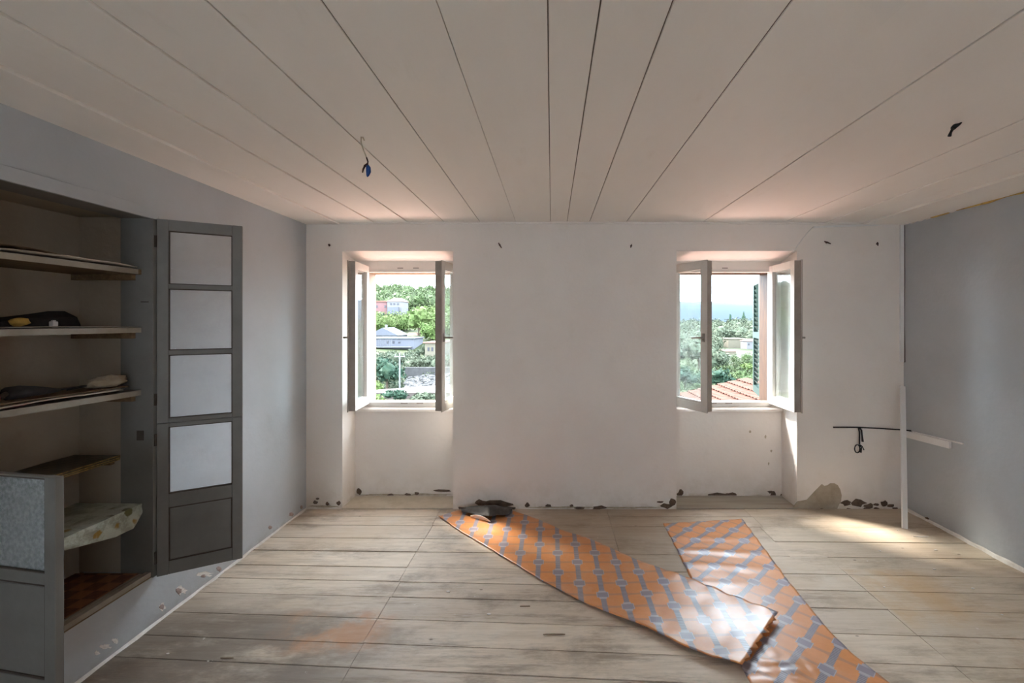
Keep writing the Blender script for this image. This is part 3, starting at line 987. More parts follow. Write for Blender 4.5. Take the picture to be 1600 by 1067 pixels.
# things on the cupboard shelves -------------------------------------------------
def sheet(name, mat, xs, ys, z, seed, amp, label, cat, curl=0.0, th=.0018, cx=1, group=None):
    x0, x1 = xs; y0, y1 = ys
    b = MB()
    def fn(u, v):
        x = x0 + (x1 - x0) * v; y = y0 + (y1 - y0) * u
        return Vector((x, y, z + .002 + amp * abs(mnoise.noise(Vector((x * 5, y * 4, seed)))) + curl * max(0, v - .6) ** 2 * 6 * math.sin(math.pi * min(1, max(0, u)))))
    b.grid(fn, 18, 10)
    o = tag(b.build(name, mat, off=((x0 + x1) / 2, (y0 + y1) / 2, z), smooth=True), label, cat, group)
    m = o.modifiers.new('thick', 'SOLIDIFY'); m.thickness = th; m.offset = 1
    return o
sheet('cardboard_sheet', 'paper', (-2.40, -2.085), (1.62, 2.29), 1.828, 3, .010, 'pale warped cardboard sheet lying on the topmost cupboard shelf', 'cardboard', .012, .004)
sheet('cardboard_sheet', 'cardboard', (-2.36, -2.12), (1.63, 1.95), 1.846, 9, .010, 'thin dark card curling on top of the warped sheet', 'cardboard', .008, .003)
sheet('shelf_paper', 'paper', (-2.42, -2.09), (1.62, 2.30), 1.532, 5, .005, 'white liner paper on the second cupboard shelf', 'paper', .004)
sheet('shelf_paper', 'paper', (-2.42, -2.088), (1.62, 2.22), 1.224, 6, .006, 'stack of old papers on the third cupboard shelf', 'paper', .004, .004)
sheet('cardboard_sheet', 'cardboard', (-2.40, -2.12), (1.63, 2.28), 1.236, 16, .006, 'brown card lying on papers on the third cupboard shelf', 'cardboard', .004, .004)
# black wedge bag on shelf 2
b = MB()
prof = [(1.64, .015), (1.75, .022), (1.90, .035), (2.02, .055), (2.10, .070), (2.17, .072)]
vs, fs = [], []
for i, (y, h) in enumerate(prof):
    vs += [(-2.40, y, 1.541), (-2.24, y, 1.541), (-2.26, y, 1.541 + h * .6), (-2.32, y, 1.541 + h), (-2.39, y, 1.541 + h * .8)]
for i in range(len(prof) - 1):
    for k in range(5):
        fs.append((i * 5 + k, i * 5 + (k + 1) % 5, i * 5 + 5 + (k + 1) % 5, i * 5 + 5 + k))
fs += [(4, 3, 2, 1, 0), tuple(len(prof) * 5 - 5 + k for k in range(5))]
b.add(vs, fs)
tag(b.build('folded_bag', 'black_cloth', off=(-2.32, 1.9, 1.541), bevel=.006), 'black folded bag tapering along the second cupboard shelf', 'bag')
tag(MB().blob((-2.205, 1.885, 1.560), .020, .036, .019, 4, .3).build('sponge', 'sponge_yellow', off=(-2.205, 1.885, 1.541), smooth=True), 'small ochre sponge in front of the black bag', 'sponge')
b = MB().box(-2.20, -2.18, 1.99, 2.012, 1.541, 1.562); b.box(-2.196, -2.184, 1.994, 2.008, 1.562, 1.568)
tag(b.build('plastic_cap', 'white_plastic', off=(-2.19, 2.0, 1.541), bevel=.003), 'small white plastic cap beside the ochre sponge', 'cap')
# umbrella, red cloth, bundle on shelf 3
um = tag(empty('folded_umbrella', (-2.22, 1.85, 1.246)), 'black folded umbrella lying on the third cupboard shelf', 'umbrella')
b = MB()
pts = [(-2.17, 1.81, 1.274), (-2.172, 1.86, 1.274), (-2.18, 1.92, 1.269), (-2.185, 1.98, 1.262), (-2.19, 2.03, 1.258)]
b.tube(pts, [.026, .027, .022, .014, .006], 9)
b.build('canopy', 'black_cloth', um, smooth=True)
b = MB(); b.tube([(-2.19, 2.02, 1.258), (-2.17, 2.06, 1.262), (-2.155, 2.085, 1.266), (-2.14, 2.092, 1.266), (-2.14, 2.07, 1.262), (-2.165, 2.03, 1.256)], .0035, 6)
b.build('strap', 'black_cable', um, smooth=True)
b = MB(); b.tube([(-2.17, 1.812, 1.274), (-2.165, 1.795, 1.270), (-2.155, 1.785, 1.264)], [.010, .009, .008], 8)
b.build('handle', 'cupboard_raw', um, smooth=True)
def rumple(name, mat, c, rx, ry, rz, seed, label, cat):
    b = MB()
    nu, nv = 26, 14
    vs, fs = [], []
    for j in range(nv + 1):
        th = math.pi * j / nv
        for i in range(nu):
            ph = 2 * math.pi * i / nu
            d = Vector((math.sin(th) * math.cos(ph), math.sin(th) * math.sin(ph), math.cos(th)))
            k = 1 + .35 * mnoise.noise(d * 2.3 + Vector((seed, 0, 0))) + .16 * mnoise.noise(d * 6 + Vector((0, seed, 0)))
            q_ = Vector((d.x * rx, d.y * ry, d.z * rz)) * k
            q_.z = max(q_.z, -rz * .8)
            vs.append(Vector(c) + Vector((0, 0, rz * .8)) + q_)
    for j in range(nv):
        for i in range(nu):
            fs.append((j * nu + i, (j + 1) * nu + i, (j + 1) * nu + (i + 1) % nu, j * nu + (i + 1) % nu))
    b.add(vs, fs)
    return tag(b.build(name, mat, off=c, smooth=True), label, cat)
rumple('crumpled_cloth', 'red_cloth', (-2.135, 1.72, 1.2445), .026, .036, .020, 2, 'crumpled dark red cloth at the end of the third cupboard shelf', 'cloth')
rumple('crumpled_cloth', 'red_cloth', (-2.105, 1.78, 1.2265), .006, .04, .004, 5, 'scrap of faded red cloth under the black umbrella', 'cloth')
rumple('cloth_bundle', 'cream_cloth', (-2.155, 2.205, 1.2445), .040, .092, .030, 8, 'rolled cream cloth bundle at the jamb end of the third shelf', 'cloth')

# ------------------------------------------------------------------ linoleum strips
def resample(pts, n):
    d = [0]
    for a, c in zip(pts, pts[1:]):
        d.append(d[-1] + (c - a).length)
    out = []
    for i in range(n + 1):
        s_ = d[-1] * i / n
        k = 0
        while k < len(pts) - 2 and d[k + 1] < s_: k += 1
        u = (s_ - d[k]) / max(1e-6, d[k + 1] - d[k])
        out.append(pts[k].lerp(pts[k + 1], u))
    return out


def strip(name, mat, left, right, zfn, label, nu=110, nv=34, jag=0.0):
    L = resample([fl(x, y) for x, y in left], nu)
    Rr = resample([fl(x, y) for x, y in right], nu)
    vs, fs = [], []
    for i in range(nu + 1):
        for j in range(nv + 1):
            v = j / nv
            p = L[i].lerp(Rr[i], v)
            e = .006 * mnoise.noise(Vector((i * .21, 0 if j == 0 else 7, 2)))
            if j in (0, nv):
                p = p + (Rr[i] - L[i]).normalized() * e
            if i == nu and jag:
                p = p + (L[i] - L[i - 1]).normalized() * jag * mnoise.noise(Vector((j * .5, 3, 1)))
            p.z = zfn(i / nu, v, p)
            vs.append(p)
    for i in range(nu):
        for j in range(nv):
            fs.append((i * (nv + 1) + j, (i + 1) * (nv + 1) + j, (i + 1) * (nv + 1) + j + 1, i * (nv + 1) + j + 1))
    o = MB().add(vs, fs).build(name, mat, off=(0, 0, 0), smooth=True)
    m = o.modifiers.new('thick', 'SOLIDIFY'); m.thickness = .0022; m.offset = 1
    return tag(o, label, 'linoleum')


def zB(u, v, p):
    # cross ripples in the upper half, crumple at the torn corner
    rip = .0075 * max(0, math.sin((p.y * 34 + p.x * 3.0) + 2 * mnoise.noise(p * 2))) * max(0, 1 - abs(u - .26) / .24)
    d = (Vector((p.x, p.y)) - Vector((1.03, 2.03))).length
    crum = max(0, 1 - d / .22) * (.020 * abs(mnoise.noise(Vector((p.x * 14, p.y * 20, 3)))) + .006)
    return .002 + rip + crum + .003 * abs(mnoise.noise(Vector((p.x * 4, p.y * 4, 5))))
lin_b = strip('linoleum_strip', 'lino_diagonal',
              [(1036, 818), (1050, 845), (1065, 875), (1083, 911), (1112, 955), (1140, 1005), (1163, 1052), (1185, 1092), (1225, 1180)],
              [(1160, 811), (1180, 838), (1205, 872), (1232, 908), (1262, 945), (1295, 985), (1330, 1020), (1388, 1066), (1500, 1160)],
              zB, 'orange linoleum strip with a diagonal grey lattice, nearest the right wall', 120, 40)


def zA(u, v, p):
    z = .0045 + .003 * abs(mnoise.noise(Vector((p.x * 3, p.y * 3, 1))))
    z += .010 * max(0, 1 - v / .10) * (0.5 + 0.5 * mnoise.noise(Vector((u * 9, 0, 0))))       # left edge lifts
    over = max(0, min(1, (u - .66) / .12))
    z += over * (.010 + .006 * abs(mnoise.noise(Vector((p.x * 5, p.y * 6, 9)))))
    # pucker along the far edge and the free end
    z += over * .009 * max(0, 1 - (1 - v) / .16) * abs(math.sin(u * 60))
    z += .018 * max(0, (u - .90) / .10) ** 1.5
    return z
lin_a = strip('linoleum_strip', 'lino_straight',
              [(685, 808), (715, 829), (760, 856), (805, 884), (850, 911), (900, 938), (950, 961), (1010, 986), (1060, 1012), (1110, 1034), (1160, 1052)],
              [(714, 798.5), (760, 798.5), (800, 798.5), (840, 812), (880, 830), (920, 842), (960, 860), (1000, 878), (1040, 894), (1083, 911), (1150, 938), (1216, 968)],
              zA, 'orange linoleum strip with upright grey block columns, running from the middle pier', 130, 34, .03)
# curled dark flap by the pier
b = MB()
def flap(u, v):
    a_ = fl(716, 799); c_ = fl(806, 800); tip = fl(768, 816)
    base = a_.lerp(c_, u)
    apex = tip
    w_ = 1 - abs(u - .55) * 1.25
    p = base.lerp(Vector((base.x * .55 + apex.x * .45, apex.y - .02, 0)), v * max(.05, w_))
    hgt = .085 * math.sin(math.pi * min(1, v * .85)) * max(.15, w_) + .012
    hgt += .02 * mnoise.noise(Vector((u * 5, v * 3, 1)))
    p.z = max(.010, hgt + (.02 if v < .2 else 0))
    p.y = min(p.y, 3.785)
    return p
b.grid(flap, 24, 14)
fo = b.build('curled_flap', 'lino_back', lin_a, smooth=True)
tag(fo, 'curled piece showing the dark backing')
m_ = fo.modifiers.new('thick', 'SOLIDIFY'); m_.thickness = .002
b = MB()
b.grid(lambda u, v: fl(738, 803).lerp(fl(769, 811), u) + Vector((0, -.075 - .012 * v, .012 + .034 * v * math.sin(math.pi * (0.12 + .8 * u)))), 12, 4)
fo = b.build('torn_edge', 'white_plastic', lin_a)
m_ = fo.modifiers.new('thick', 'SOLIDIFY'); m_.thickness = .002

# ------------------------------------------------------------------ wiring and bits on the walls
root = tag(empty('ceiling_wire', at(566, 211, 2.04)), 'grey ceiling lead with blue taped end hanging above the left window side', 'wire')
p0 = Vector((-.851, 2.04, H))
b = MB().tube([p0 + Vector((.012, -.004, -.022)), p0 + Vector((.004, 0, -.006)), p0 + Vector((-.003, 0, -.004)), p0 + Vector((-.003, 0, -.03)), p0 + Vector((.008, 0, -.065)), p0 + Vector((.022, 0, -.10))], .0028, 8)
b.build('lead', 'wire_grey', root, smooth=True)
b = MB().tube([p0 + Vector((.021, 0, -.097)), p0 + Vector((.027, 0, -.115)), p0 + Vector((.027, -.004, -.135))], .0032, 8)
b.tube([p0 + Vector((.026, 0, -.126)), p0 + Vector((.014, 0, -.134)), p0 + Vector((.006, 0, -.15)), p0 + Vector((.003, 0, -.165))], [.005, .0055, .004, .0025], 8)
b.build('bare_core', 'wire_brown', root, smooth=True)
b = MB().tube([p0 + Vector((.025, 0, -.128)), p0 + Vector((.029, 0, -.142)), p0 + Vector((.030, 0, -.160)), p0 + Vector((.026, 0, -.178)), p0 + Vector((.024, 0, -.184))], [.004, .010, .011, .006, .002], 8)
b.build('taped_end', 'tape_blue', root, smooth=True)
root = tag(empty('ceiling_wire', (1.70, 1.90, H)), 'short black wire stub poking from the ceiling at the right', 'wire')
p0 = Vector((1.715, 1.905, H))
b = MB().tube([p0, p0 + Vector((-.012, 0, -.008)), p0 + Vector((-.026, 0, -.014)), p0 + Vector((-.036, 0, -.024))], [.003, .006, .010, .009], 8)
b.build('lead', 'black_cable', root, smooth=True)
b = MB().tube([p0 + Vector((-.034, 0, -.022)), p0 + Vector((-.044, 0, -.040)), p0 + Vector((-.050, 0, -.056))], [.006, .005, .007], 8)
b.build('taped_end', 'black_cable', root, smooth=True)

# black rod with knotted cord
rod = tag(empty('curtain_wire', at(1357, 669, 3.785)), 'black flex fixed low on the window wall, knotted cord dangling from it', 'cable')
b = MB().tube([at(1302, 667.5, 3.788), at(1340, 667.5, 3.786), at(1380, 669.5, 3.786), at(1410, 671.5, 3.784), at(1423, 673, 3.70)], .0055, 8)
b.build('flex', 'black_cable', rod, smooth=True)
b = MB().tube([at(1341, 667, 3.776), at(1343, 675, 3.776), at(1343, 694, 3.777)], .006, 8)
b.tube([at(1342, 667, 3.774), at(1346, 672, 3.774), at(1347, 681, 3.774), at(1348, 690, 3.774)], [.005, .007, .006, .009], 8)
cpt = at(1339.5, 701, 3.777)
b.tube([cpt + Vector((.022 * math.cos(a), 0, .034 * math.sin(a))) for a in [math.pi * .55 + 2 * math.pi * i / 14 * .95 for i in range(15)]], .0048, 7)
b.tube([at(1343, 695, 3.776), at(1346, 699, 3.775), at(1345, 707, 3.776)], [.006, .005, .007], 7)
b.tube([at(1344, 695, 3.774), at(1347, 697, 3.774), at(1350, 703, 3.774)], .004, 7)
b.build('knotted_cord', 'black_cable', rod, smooth=True)
# white trunking
def bar(name, a, c, w, d, nrm, mat, parent=None, label=None, cat=None, group=None):
    """flat bar from a to c, w wide in the plane, d deep along nrm"""
    a, c, n = Vector(a), Vector(c), Vector(nrm).normalized()
    t_ = (c - a).normalized(); s_ = t_.cross(n).normalized() * (w / 2)
    b = MB().hexa([a - s_, a + s_, c + s_, c - s_], [p + n * d for p in (a - s_, a + s_, c + s_, c - s_)])
    o = b.build(name, mat, parent, off=None if parent else tuple(a), bevel=.0015)
    if label: tag(o, label, cat, group)
    return o
bar('cable_trunking', at(1408, 349.5, YB), at(1408, 565, YB), .030, .016, Nf, 'white_plastic', label='white vertical cable trunking in the corner, upper length', cat='trunking')
bar('cable_trunking', at(1271, 355, YB), at(1404, 350, YB), .014, .010, Nf, 'white_plastic', label='thin white trunking running just under the ceiling', cat='trunking')
tag(MB().tube([at(1270, 355, 3.795), at(1258, 368, 3.795), at(1246, 384, 3.795), at(1240, 392, 3.795), at(1232, 399, 3.86), at(1222, 409, 4.02)], .0028, 6).build('thin_cable', 'white_plastic', off=tuple(at(1246, 384, 3.795)), smooth=True),
    'thin white cable slanting down to the right-hand casement', 'cable')
tag(MB().tube([at(1412.5, 352, 3.79), at(1413, 420, 3.79), at(1412.5, 500, 3.79), at(1413.5, 566, 3.788)], .005, 6).build('corner_cable', 'wire_brown', off=tuple(at(1413, 566, 3.79)), smooth=True),
    'brown cable running down the corner beside the white trunking', 'cable')
a_, c_ = Vector((2.655, 3.43, .004)), Vector((2.895, 3.762, 1.03))
bar('trunking_offcut', a_, c_, .040, .014, (0.05, -1, .3), 'white_plastic', label='white trunking offcut standing on the floor, leaning into the corner', cat='trunking')
tr = bar('cable_trunking', (XR, 3.755, .622 + .012), (XR, 3.345, .655), .052, .020, (-1, 0, 0), 'white_plastic', label='short stub of white trunking on the grey wall, knee height', cat='trunking')
bar('trunking_lid', (XR - .001, 3.70, .668), (XR - .001, 3.245, .690), .010, .008, (-1, 0, 0), 'white_plastic', parent=tr)
# small hooks and plugs
def plug(x, y, ang, label, L=.03):
    p = at(x, y, YB)
    root = tag(empty('wall_plug', p), label, 'wall plug', 'old fixings high on the window wall')
    b = MB()
    b.tube([p + Vector((0, .004, 0)), p + Vector((0, -.012, 0))], .008, 8)
    b.build('socket', 'exposed_stone', root)
    d = Vector((math.sin(ang), 0, -math.cos(ang)))
    MB().tube([p + Vector((0, -.008, 0)) - d * L * .4, p + Vector((0, -.012, 0)), p + Vector((0, -.010, 0)) + d * L * .6], [.005, .006, .004], 6).build('hook', 'wire_brown', root, smooth=True)
plug(515, 383, .2, 'dark wall plug above the left end of the village-side window', .02)
plug(781, 383, .55, 'slanted rusty hook right of the village-side window', .05)
plug(986, 384, -.3, 'dark wall plug left of the roof-side window', .03)
plug(1291, 379, 1.2, 'bent rusty hook right of the roof-side window', .055)
plug(1370, 381, .1, 'faint old plug nearest the corner trunking', .03)
p = at(939, 609, YB)
b = MB().prism([p + Vector((.022 * math.cos(2 * math.pi * i / 16), 0, .032 * math.sin(2 * math.pi * i / 16))) for i in range(16)], (0, -.006, 0))
tag(b.build('blank_cover', 'plaster_white', off=tuple(p), bevel=.001), 'small oval painted-over cover on the pier between the windows', 'wall cover')

# chips of plaster and splinters on the boards
rs = random.Random(21)
def chip(x, y, s, mat, label, cat, group, long=1.0):
    p = fl(x, y)
    b = MB()
    n = 7
    pts = [p + Vector((s * long * math.cos(2 * math.pi * i / n) * rs.uniform(.7, 1.2), s * (.6 if long < 2 else .16) * math.sin(2 * math.pi * i / n) * rs.uniform(.7, 1.2), .0016)) for i in range(n)]
    b.prism(pts, (0, 0, s * .35 if long < 2 else .004))
    tag(b.build({'crumb': 'plaster_crumb', 'splinter': 'wood_splinter'}[cat], mat, off=tuple(p + Vector((0, 0, .0016)))), label, cat, group)
chip(1441, 839, .030, 'lime_edge', 'long white plaster sliver lying near the right corner', 'crumb', 'plaster crumbs on the floor', 2.1)
for x, y in ((1375, 861), (1460, 890), (1520, 920), (1382, 918), (1403, 829), (1462, 860), (1566, 961)):
    chip(x, y, rs.uniform(.006, .011), 'lime_edge', 'tiny white plaster crumb on the boards towards the right wall', 'crumb', 'plaster crumbs on the floor by the right wall')
for x, y in ((262, 1022), (325, 1034), (700, 925), (764, 960)):
    chip(x, y, rs.uniform(.006, .012), 'lime_edge', 'tiny white plaster crumb on the stained left-hand boards', 'crumb', 'plaster crumbs on the left boards')
chip(868, 992, .022, 'splinter', 'long dark splinter on the boards in the foreground', 'splinter', 'wood splinters', 2.6)
chip(820, 948, .012, 'splinter', 'short dark splinter on the boards beside the linoleum', 'splinter', 'wood splinters', 2.2)
chip(355, 1029, .016, 'splinter', 'dark splinter on the stained boards near the cupboard', 'splinter', 'wood splinters', 2.0)

# ------------------------------------------------------------------ outdoors
LEFT = [(5, -6.5), (12, -6), (25, -3.9), (36, -5.0), (50, -8.5), (62, -8.0), (80, -6.6), (100, -5.0), (140, -1.5), (180, 2.6), (230, 6.5), (300, 13.0), (420, 26.0), (520, 24)]
RIGHT = [(5, -6.5), (12, -6.5), (30, -8.0), (50, -9.0), (100, -11.5), (150, -10.0), (220, -8.0), (300, -7.0), (420, -5.5), (520, -14)]
def prof(tab, y):
    for (a, za), (c, zc) in zip(tab, tab[1:]):
        if y <= c:
            u = max(0, (y - a) / (c - a))
            return za + (zc - za) * u
    return tab[-1][1]
def ground(x, y):
    az = x / max(y, 1)
    k = max(0, min(1, (az + .12) / .28))
    k = k * k * (3 - 2 * k)
    z = prof(LEFT, y) * (1 - k) + prof(RIGHT, y) * k
    if y > 200:
        z += -(az + .30) * 18 * (1 - k) * min(1, (y - 200) / 200)
    return z + (.4 + y * .004) * mnoise.noise(Vector((x * .05, y * .05, 2)))
b = MB()
def gfn(u, v):
    y = 4.4 * (520 / 4.4) ** u
    x = (-1.1 + 2.4 * v) * (y + 6)
    return Vector((x, y, ground(x, y)))
b.grid(gfn, 90, 90)
tag(b.build('hillside_ground', 'ground_green', smooth=True), 'grassy hillside and valley floor outside the windows', None, kind='structure')
# far mountain, its blue haze painted into the colour
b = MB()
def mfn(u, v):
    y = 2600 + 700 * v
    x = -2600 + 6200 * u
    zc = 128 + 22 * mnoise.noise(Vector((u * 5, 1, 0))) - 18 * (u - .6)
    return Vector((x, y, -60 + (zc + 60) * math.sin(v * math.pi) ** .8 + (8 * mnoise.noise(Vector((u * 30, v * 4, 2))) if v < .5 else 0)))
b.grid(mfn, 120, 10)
tag(b.build('mountain_ridge', 'mountain_haze', smooth=True), 'hazy blue mountain ridge on the horizon', None, kind='structure')

def crown(b, c, rx, ry, rz, n, leaf, r):
    """foliage: an uneven core wrapped in loose leaf clumps"""
    c = Vector(c)
    b.blob(c, rx * .62, ry * .62, rz * .64, r.uniform(0, 50), .6, 9, 6)
    for _ in range(n):
        d = Vector((r.gauss(0, 1), r.gauss(0, 1), r.gauss(0, 1))).normalized()
        k = r.uniform(.58, 1.05) * (1 + .35 * mnoise.noise(d * 2.2 + c * .37))
        p = c + Vector((d.x * rx, d.y * ry, d.z * rz)) * k
        a_ = Vector((r.gauss(0, 1), r.gauss(0, 1), r.gauss(0, 1))).normalized()
        e = a_.cross(Vector((r.gauss(0, 1), r.gauss(0, 1), r.gauss(0, 1)))).normalized()
        s_ = leaf * r.uniform(.6, 1.4)
        b.add([p - a_ * s_, p + e * s_ * .6, p + a_ * s_, p - e * s_ * .6], [(0, 1, 2, 3)])


def belt(b, r, azr, yr, n, hs, leaves):
    k = 0
    tries = 0
    while k < n and tries < n * 6:
        tries += 1
        y = yr[0] * (yr[1] / yr[0]) ** r.random()
        az = r.uniform(*azr)
        x = az * y
        px, py = VX + az * F, VY + (EYE - ground(x, y)) * F / y
        s_ = r.uniform(*hs) * (1 + y / 500)
        top_y = VY + (EYE - ground(x, y) - 1.6 * s_) * F / y
        m = s_ * F / y
        if any(x0 - m < px < x1 + m and y < dd and top_y < yb_ for x0, x1, yb_, dd in KEEP):
            continue
        if any(abs(x - hx_) < rx_ + s_ * 1.1 and abs(y - hy_) < ry_ + s_ for hx_, hy_, rx_, ry_ in SOLID):
            continue
        lf = .045 * s_ + .0011 * y
        crown(b, (x, y, ground(x, y) + s_ * .75), s_ * r.uniform(.8, 1.15), s_ * .9, s_ * r.uniform(.75, 1.05), leaves, lf, r)
        k += 1


def woodland(name, label, mat, seed, *belts):
    r = random.Random(seed)
    b = MB()
    for azr, yr, n, hs, leaves in belts:
        belt(b, r, azr, yr, n, hs, leaves)
    return tag(b.build(name, mat), label, 'woodland', kind='stuff')


KEEP = [(582, 630, 486, 180), (576, 648, 546, 104), (662, 692, 552, 88), (560, 735, 600, 60), (1136, 1188, 541, 184), (1130, 1152, 553, 158)]
SOLID = []
def tree(x, y, Y, rx, rz, mat, label, trunk=True, cat='tree', name='leafy_tree', n=420, leaf=None):
    c = at(x, y, Y)
    SOLID.append((c.x, Y, rx, rx))
    g = min(ground(c.x, Y), c.z - rz * .6)
    root = tag(empty(name, (c.x, Y, g)), label, cat)
    r = random.Random(int(x * 7 + y))
    b = MB()
    for q_ in range(5):
        d = Vector((r.uniform(-.45, .45) * rx, r.uniform(-.4, .4) * rx, r.uniform(-.35, .35) * rz))
        crown(b, c + d, rx * .62, rx * .6, rz * .62, n // 5, leaf or (.06 * rx + .0014 * Y), r)
    b.build('foliage', mat, root)
    MB().tube([(c.x, Y, g - .3), (c.x + .05, Y, (g + c.z) / 2), (c.x, Y, c.z)], [rx * .09, rx * .07, rx * .04], 7).build('trunk', 'bark', root)
    return root
tree(604, 582, 58, 2.3, 2.2, 'leaf_dark', 'dark green tree in front of the village houses')
tree(590, 498, 150, 2.8, 2.7, 'leaf_dark', 'dark round tree left below the pink house')
tree(655, 500, 130, 5.0, 4.6, 'leaf_bright', 'broad bright green tree crown at the middle of the slope')
tree(672, 520, 118, 3.2, 3.0, 'leaf_bright', 'fresh green tree above the cream house')
tree(650, 470, 200, 6.0, 4.5, 'leaf_mixed', 'grey-green tree right of the pink house')
tree(618, 619, 27, .75, .42, 'leaf_dark', 'low dark bush in the foreground of the village view', cat='bush', name='low_bush')
tree(588, 624, 25, .7, .38, 'leaf_bright', 'low yellow-green bush at the foot of the village view', cat='bush', name='low_bush')
tree(660, 622, 26, .8, .30, 'leaf_olive', 'pale dry shrub at the right foot of the village view', cat='bush', name='low_bush')
tree(588, 603, 40, .9, .55, 'leaf_bright', 'small light bush by the edge of the village road', cat='bush', name='low_bush')
tree(652, 566, 70, 1.6, .9, 'leaf_olive', 'grey shrub above the stone bank', cat='bush', name='low_bush')
tree(1092, 545, 110, 4.2, 4.0, 'leaf_olive', 'broad grey-green tree in the middle of the roof-side view')
tree(1120, 560, 95, 3.2, 2.6, 'leaf_olive', 'pale olive tree right of the broad grey-green tree')
tree(1120, 588, 60, 3.0, 1.2, 'leaf_dark', 'dark green hedge just above the tiled roof', cat='hedge', name='dark_hedge')
tree(1070, 588, 68, 2.2, 1.5, 'leaf_dark', 'dark green tree by the hinge-side casement, above the roof')
tree(1168, 572, 90, 1.6, .9, 'leaf_bright', 'bright yellow-green shrub in the meadow', cat='bush', name='meadow_bush')
# spruce on the skyline
c = at(1162, 495, 420)
root = tag(empty('spruce_tree', (c.x, 420, ground(c.x, 420))), 'lone dark conifer standing on the hill skyline', 'tree')
b = MB()
r = random.Random(4)
top = at(1162, 487, 420).z; bot = at(1162, 501, 420).z
for k in range(8):
    z = bot + (top - bot) * k / 8.0
    rad = (1 - k / 8.5) * 3.6
    n = 11
    vs = [(c.x, 420, z + (top - bot) * .22)] + [(c.x + rad * math.cos(2 * math.pi * i / n) * r.uniform(.7, 1.15), 420 + rad * math.sin(2 * math.pi * i / n), z + r.uniform(-.3, .2)) for i in range(n)]
    b.add(vs, [(0, 1 + i, 1 + (i + 1) % n) for i in range(n)])
b.build('foliage', 'leaf_dark', root)
MB().tube([(c.x, 420, ground(c.x, 420) - .5), (c.x, 420, top)], [.4, .1], 6).build('trunk', 'bark', root)
c = at(1141, 500, 420)
root = tag(empty('cypress_tree', (c.x, 420, ground(c.x, 420))), 'tiny slim cypress left of the lone conifer', 'tree')
MB().blob((c.x, 420, c.z + 1.2), 1.1, 1.1, 4.2, 3, .3).build('foliage', 'leaf_dark', root)

# houses --------------------------------------------------------------
def house(name, label, x0, x1, y0, y1, Y, depth, wall, roof, roof_kind, roof_px, wins, extra=None):
    """walls fill pixel box x0..x1, y0..y1 at depth Y; roof_px rise in pixels"""
    a_, c_ = at(x0, y1, Y), at(x1, y0, Y)
    root = tag(empty(name, ((a_.x + c_.x) / 2, Y, a_.z)), label, 'house')
    zb = a_.z - 4.0
    SOLID.append(((a_.x + c_.x) / 2, Y + depth / 2, (c_.x - a_.x) / 2 + 1, depth / 2 + 1))
    MB().box(a_.x, c_.x, Y, Y + depth, zb, c_.z).build('wall', wall, root)
    rise = roof_px * Y / F
    ov = .35
    b = MB()
    X0, X1, Y0, Y1, Z = a_.x - ov, c_.x + ov, Y - ov, Y + depth + ov, c_.z
    ym = (Y0 + Y1) / 2; xm = (X0 + X1) / 2
    if roof_kind == 'gable':
        b.add([(X0, Y0, Z), (X1, Y0, Z), (X1, Y1, Z), (X0, Y1, Z), (X0, ym, Z + rise), (X1, ym, Z + rise)],
              [(0, 1, 5, 4), (2, 3, 4, 5), (0, 4, 3), (1, 2, 5), (3, 2, 1, 0)])
    elif roof_kind == 'front':
        b.add([(X0, Y0, Z), (X1, Y0, Z), (X1, Y1, Z), (X0, Y1, Z), (xm, Y0, Z + rise), (xm, Y1, Z + rise)],
              [(0, 1, 4), (2, 3, 5), (0, 4, 5, 3), (1, 2, 5, 4), (3, 2, 1, 0)])
    elif roof_kind == 'hip':
        hx_ = (X1 - X0) * .28
        b.add([(X0, Y0, Z), (X1, Y0, Z), (X1, Y1, Z), (X0, Y1, Z), (X0 + hx_, ym, Z + rise), (X1 - hx_, ym, Z + rise)],
              [(0, 1, 5, 4), (2, 3, 4, 5), (0, 4, 3), (1, 2, 5), (3, 2, 1, 0)])
    else:
        b.box(X0, X1, Y0, Y1, Z, Z + rise)
    b.build('roof', roof, root)
    for wx, wy, ww, wh in wins:
        p0_, p1_ = at(wx - ww / 2, wy + wh / 2, Y), at(wx + ww / 2, wy - wh / 2, Y)
        MB().box(p0_.x, p1_.x, Y - .06, Y + .02, p0_.z, p1_.z).build('window', 'far_window', root)
    if extra: extra(root, Y)
    return root
house('village_house', 'pink house with a flat red parapet high on the slope', 583, 604.5, 472, 488, 182, 7, 'house_pink', 'roof_tile_far', 'flat', 2.2, [(589, 479, 2.6, 4), (602, 479, 2.6, 4)])
def blue_terrace(root, Y):
    a_, c_ = at(606, 484, Y - 1.2), at(622, 479.5, Y - 1.2)
    MB().box(a_.x, c_.x, Y - 1.3, Y, a_.z - 2, c_.z).build('terrace', 'house_blue', root)
house('village_house', 'pale house with an orange tiled roof beside the pink one', 605, 628, 471, 485, 180, 8, 'house_white', 'roof_tile_far', 'hip', 6.5, [(611, 475, 3, 3), (616, 475, 3, 3), (622, 475, 3, 3)], blue_terrace)
def chim(root, Y):
    p_ = at(603.5, 509, Y + 1)
    MB().box(p_.x - .25, p_.x + .25, Y + .8, Y + 1.3, p_.z - 2.5, p_.z + .3).build('chimney', 'house_white', root)
house('village_house', 'white gabled house with slate roof and chimney at the back of the cluster', 576, 621, 524, 540, 118, 8, 'house_white', 'slate_grey', 'front', 12, [(599, 528, 2.5, 3), (610, 528, 2.5, 3)], chim)
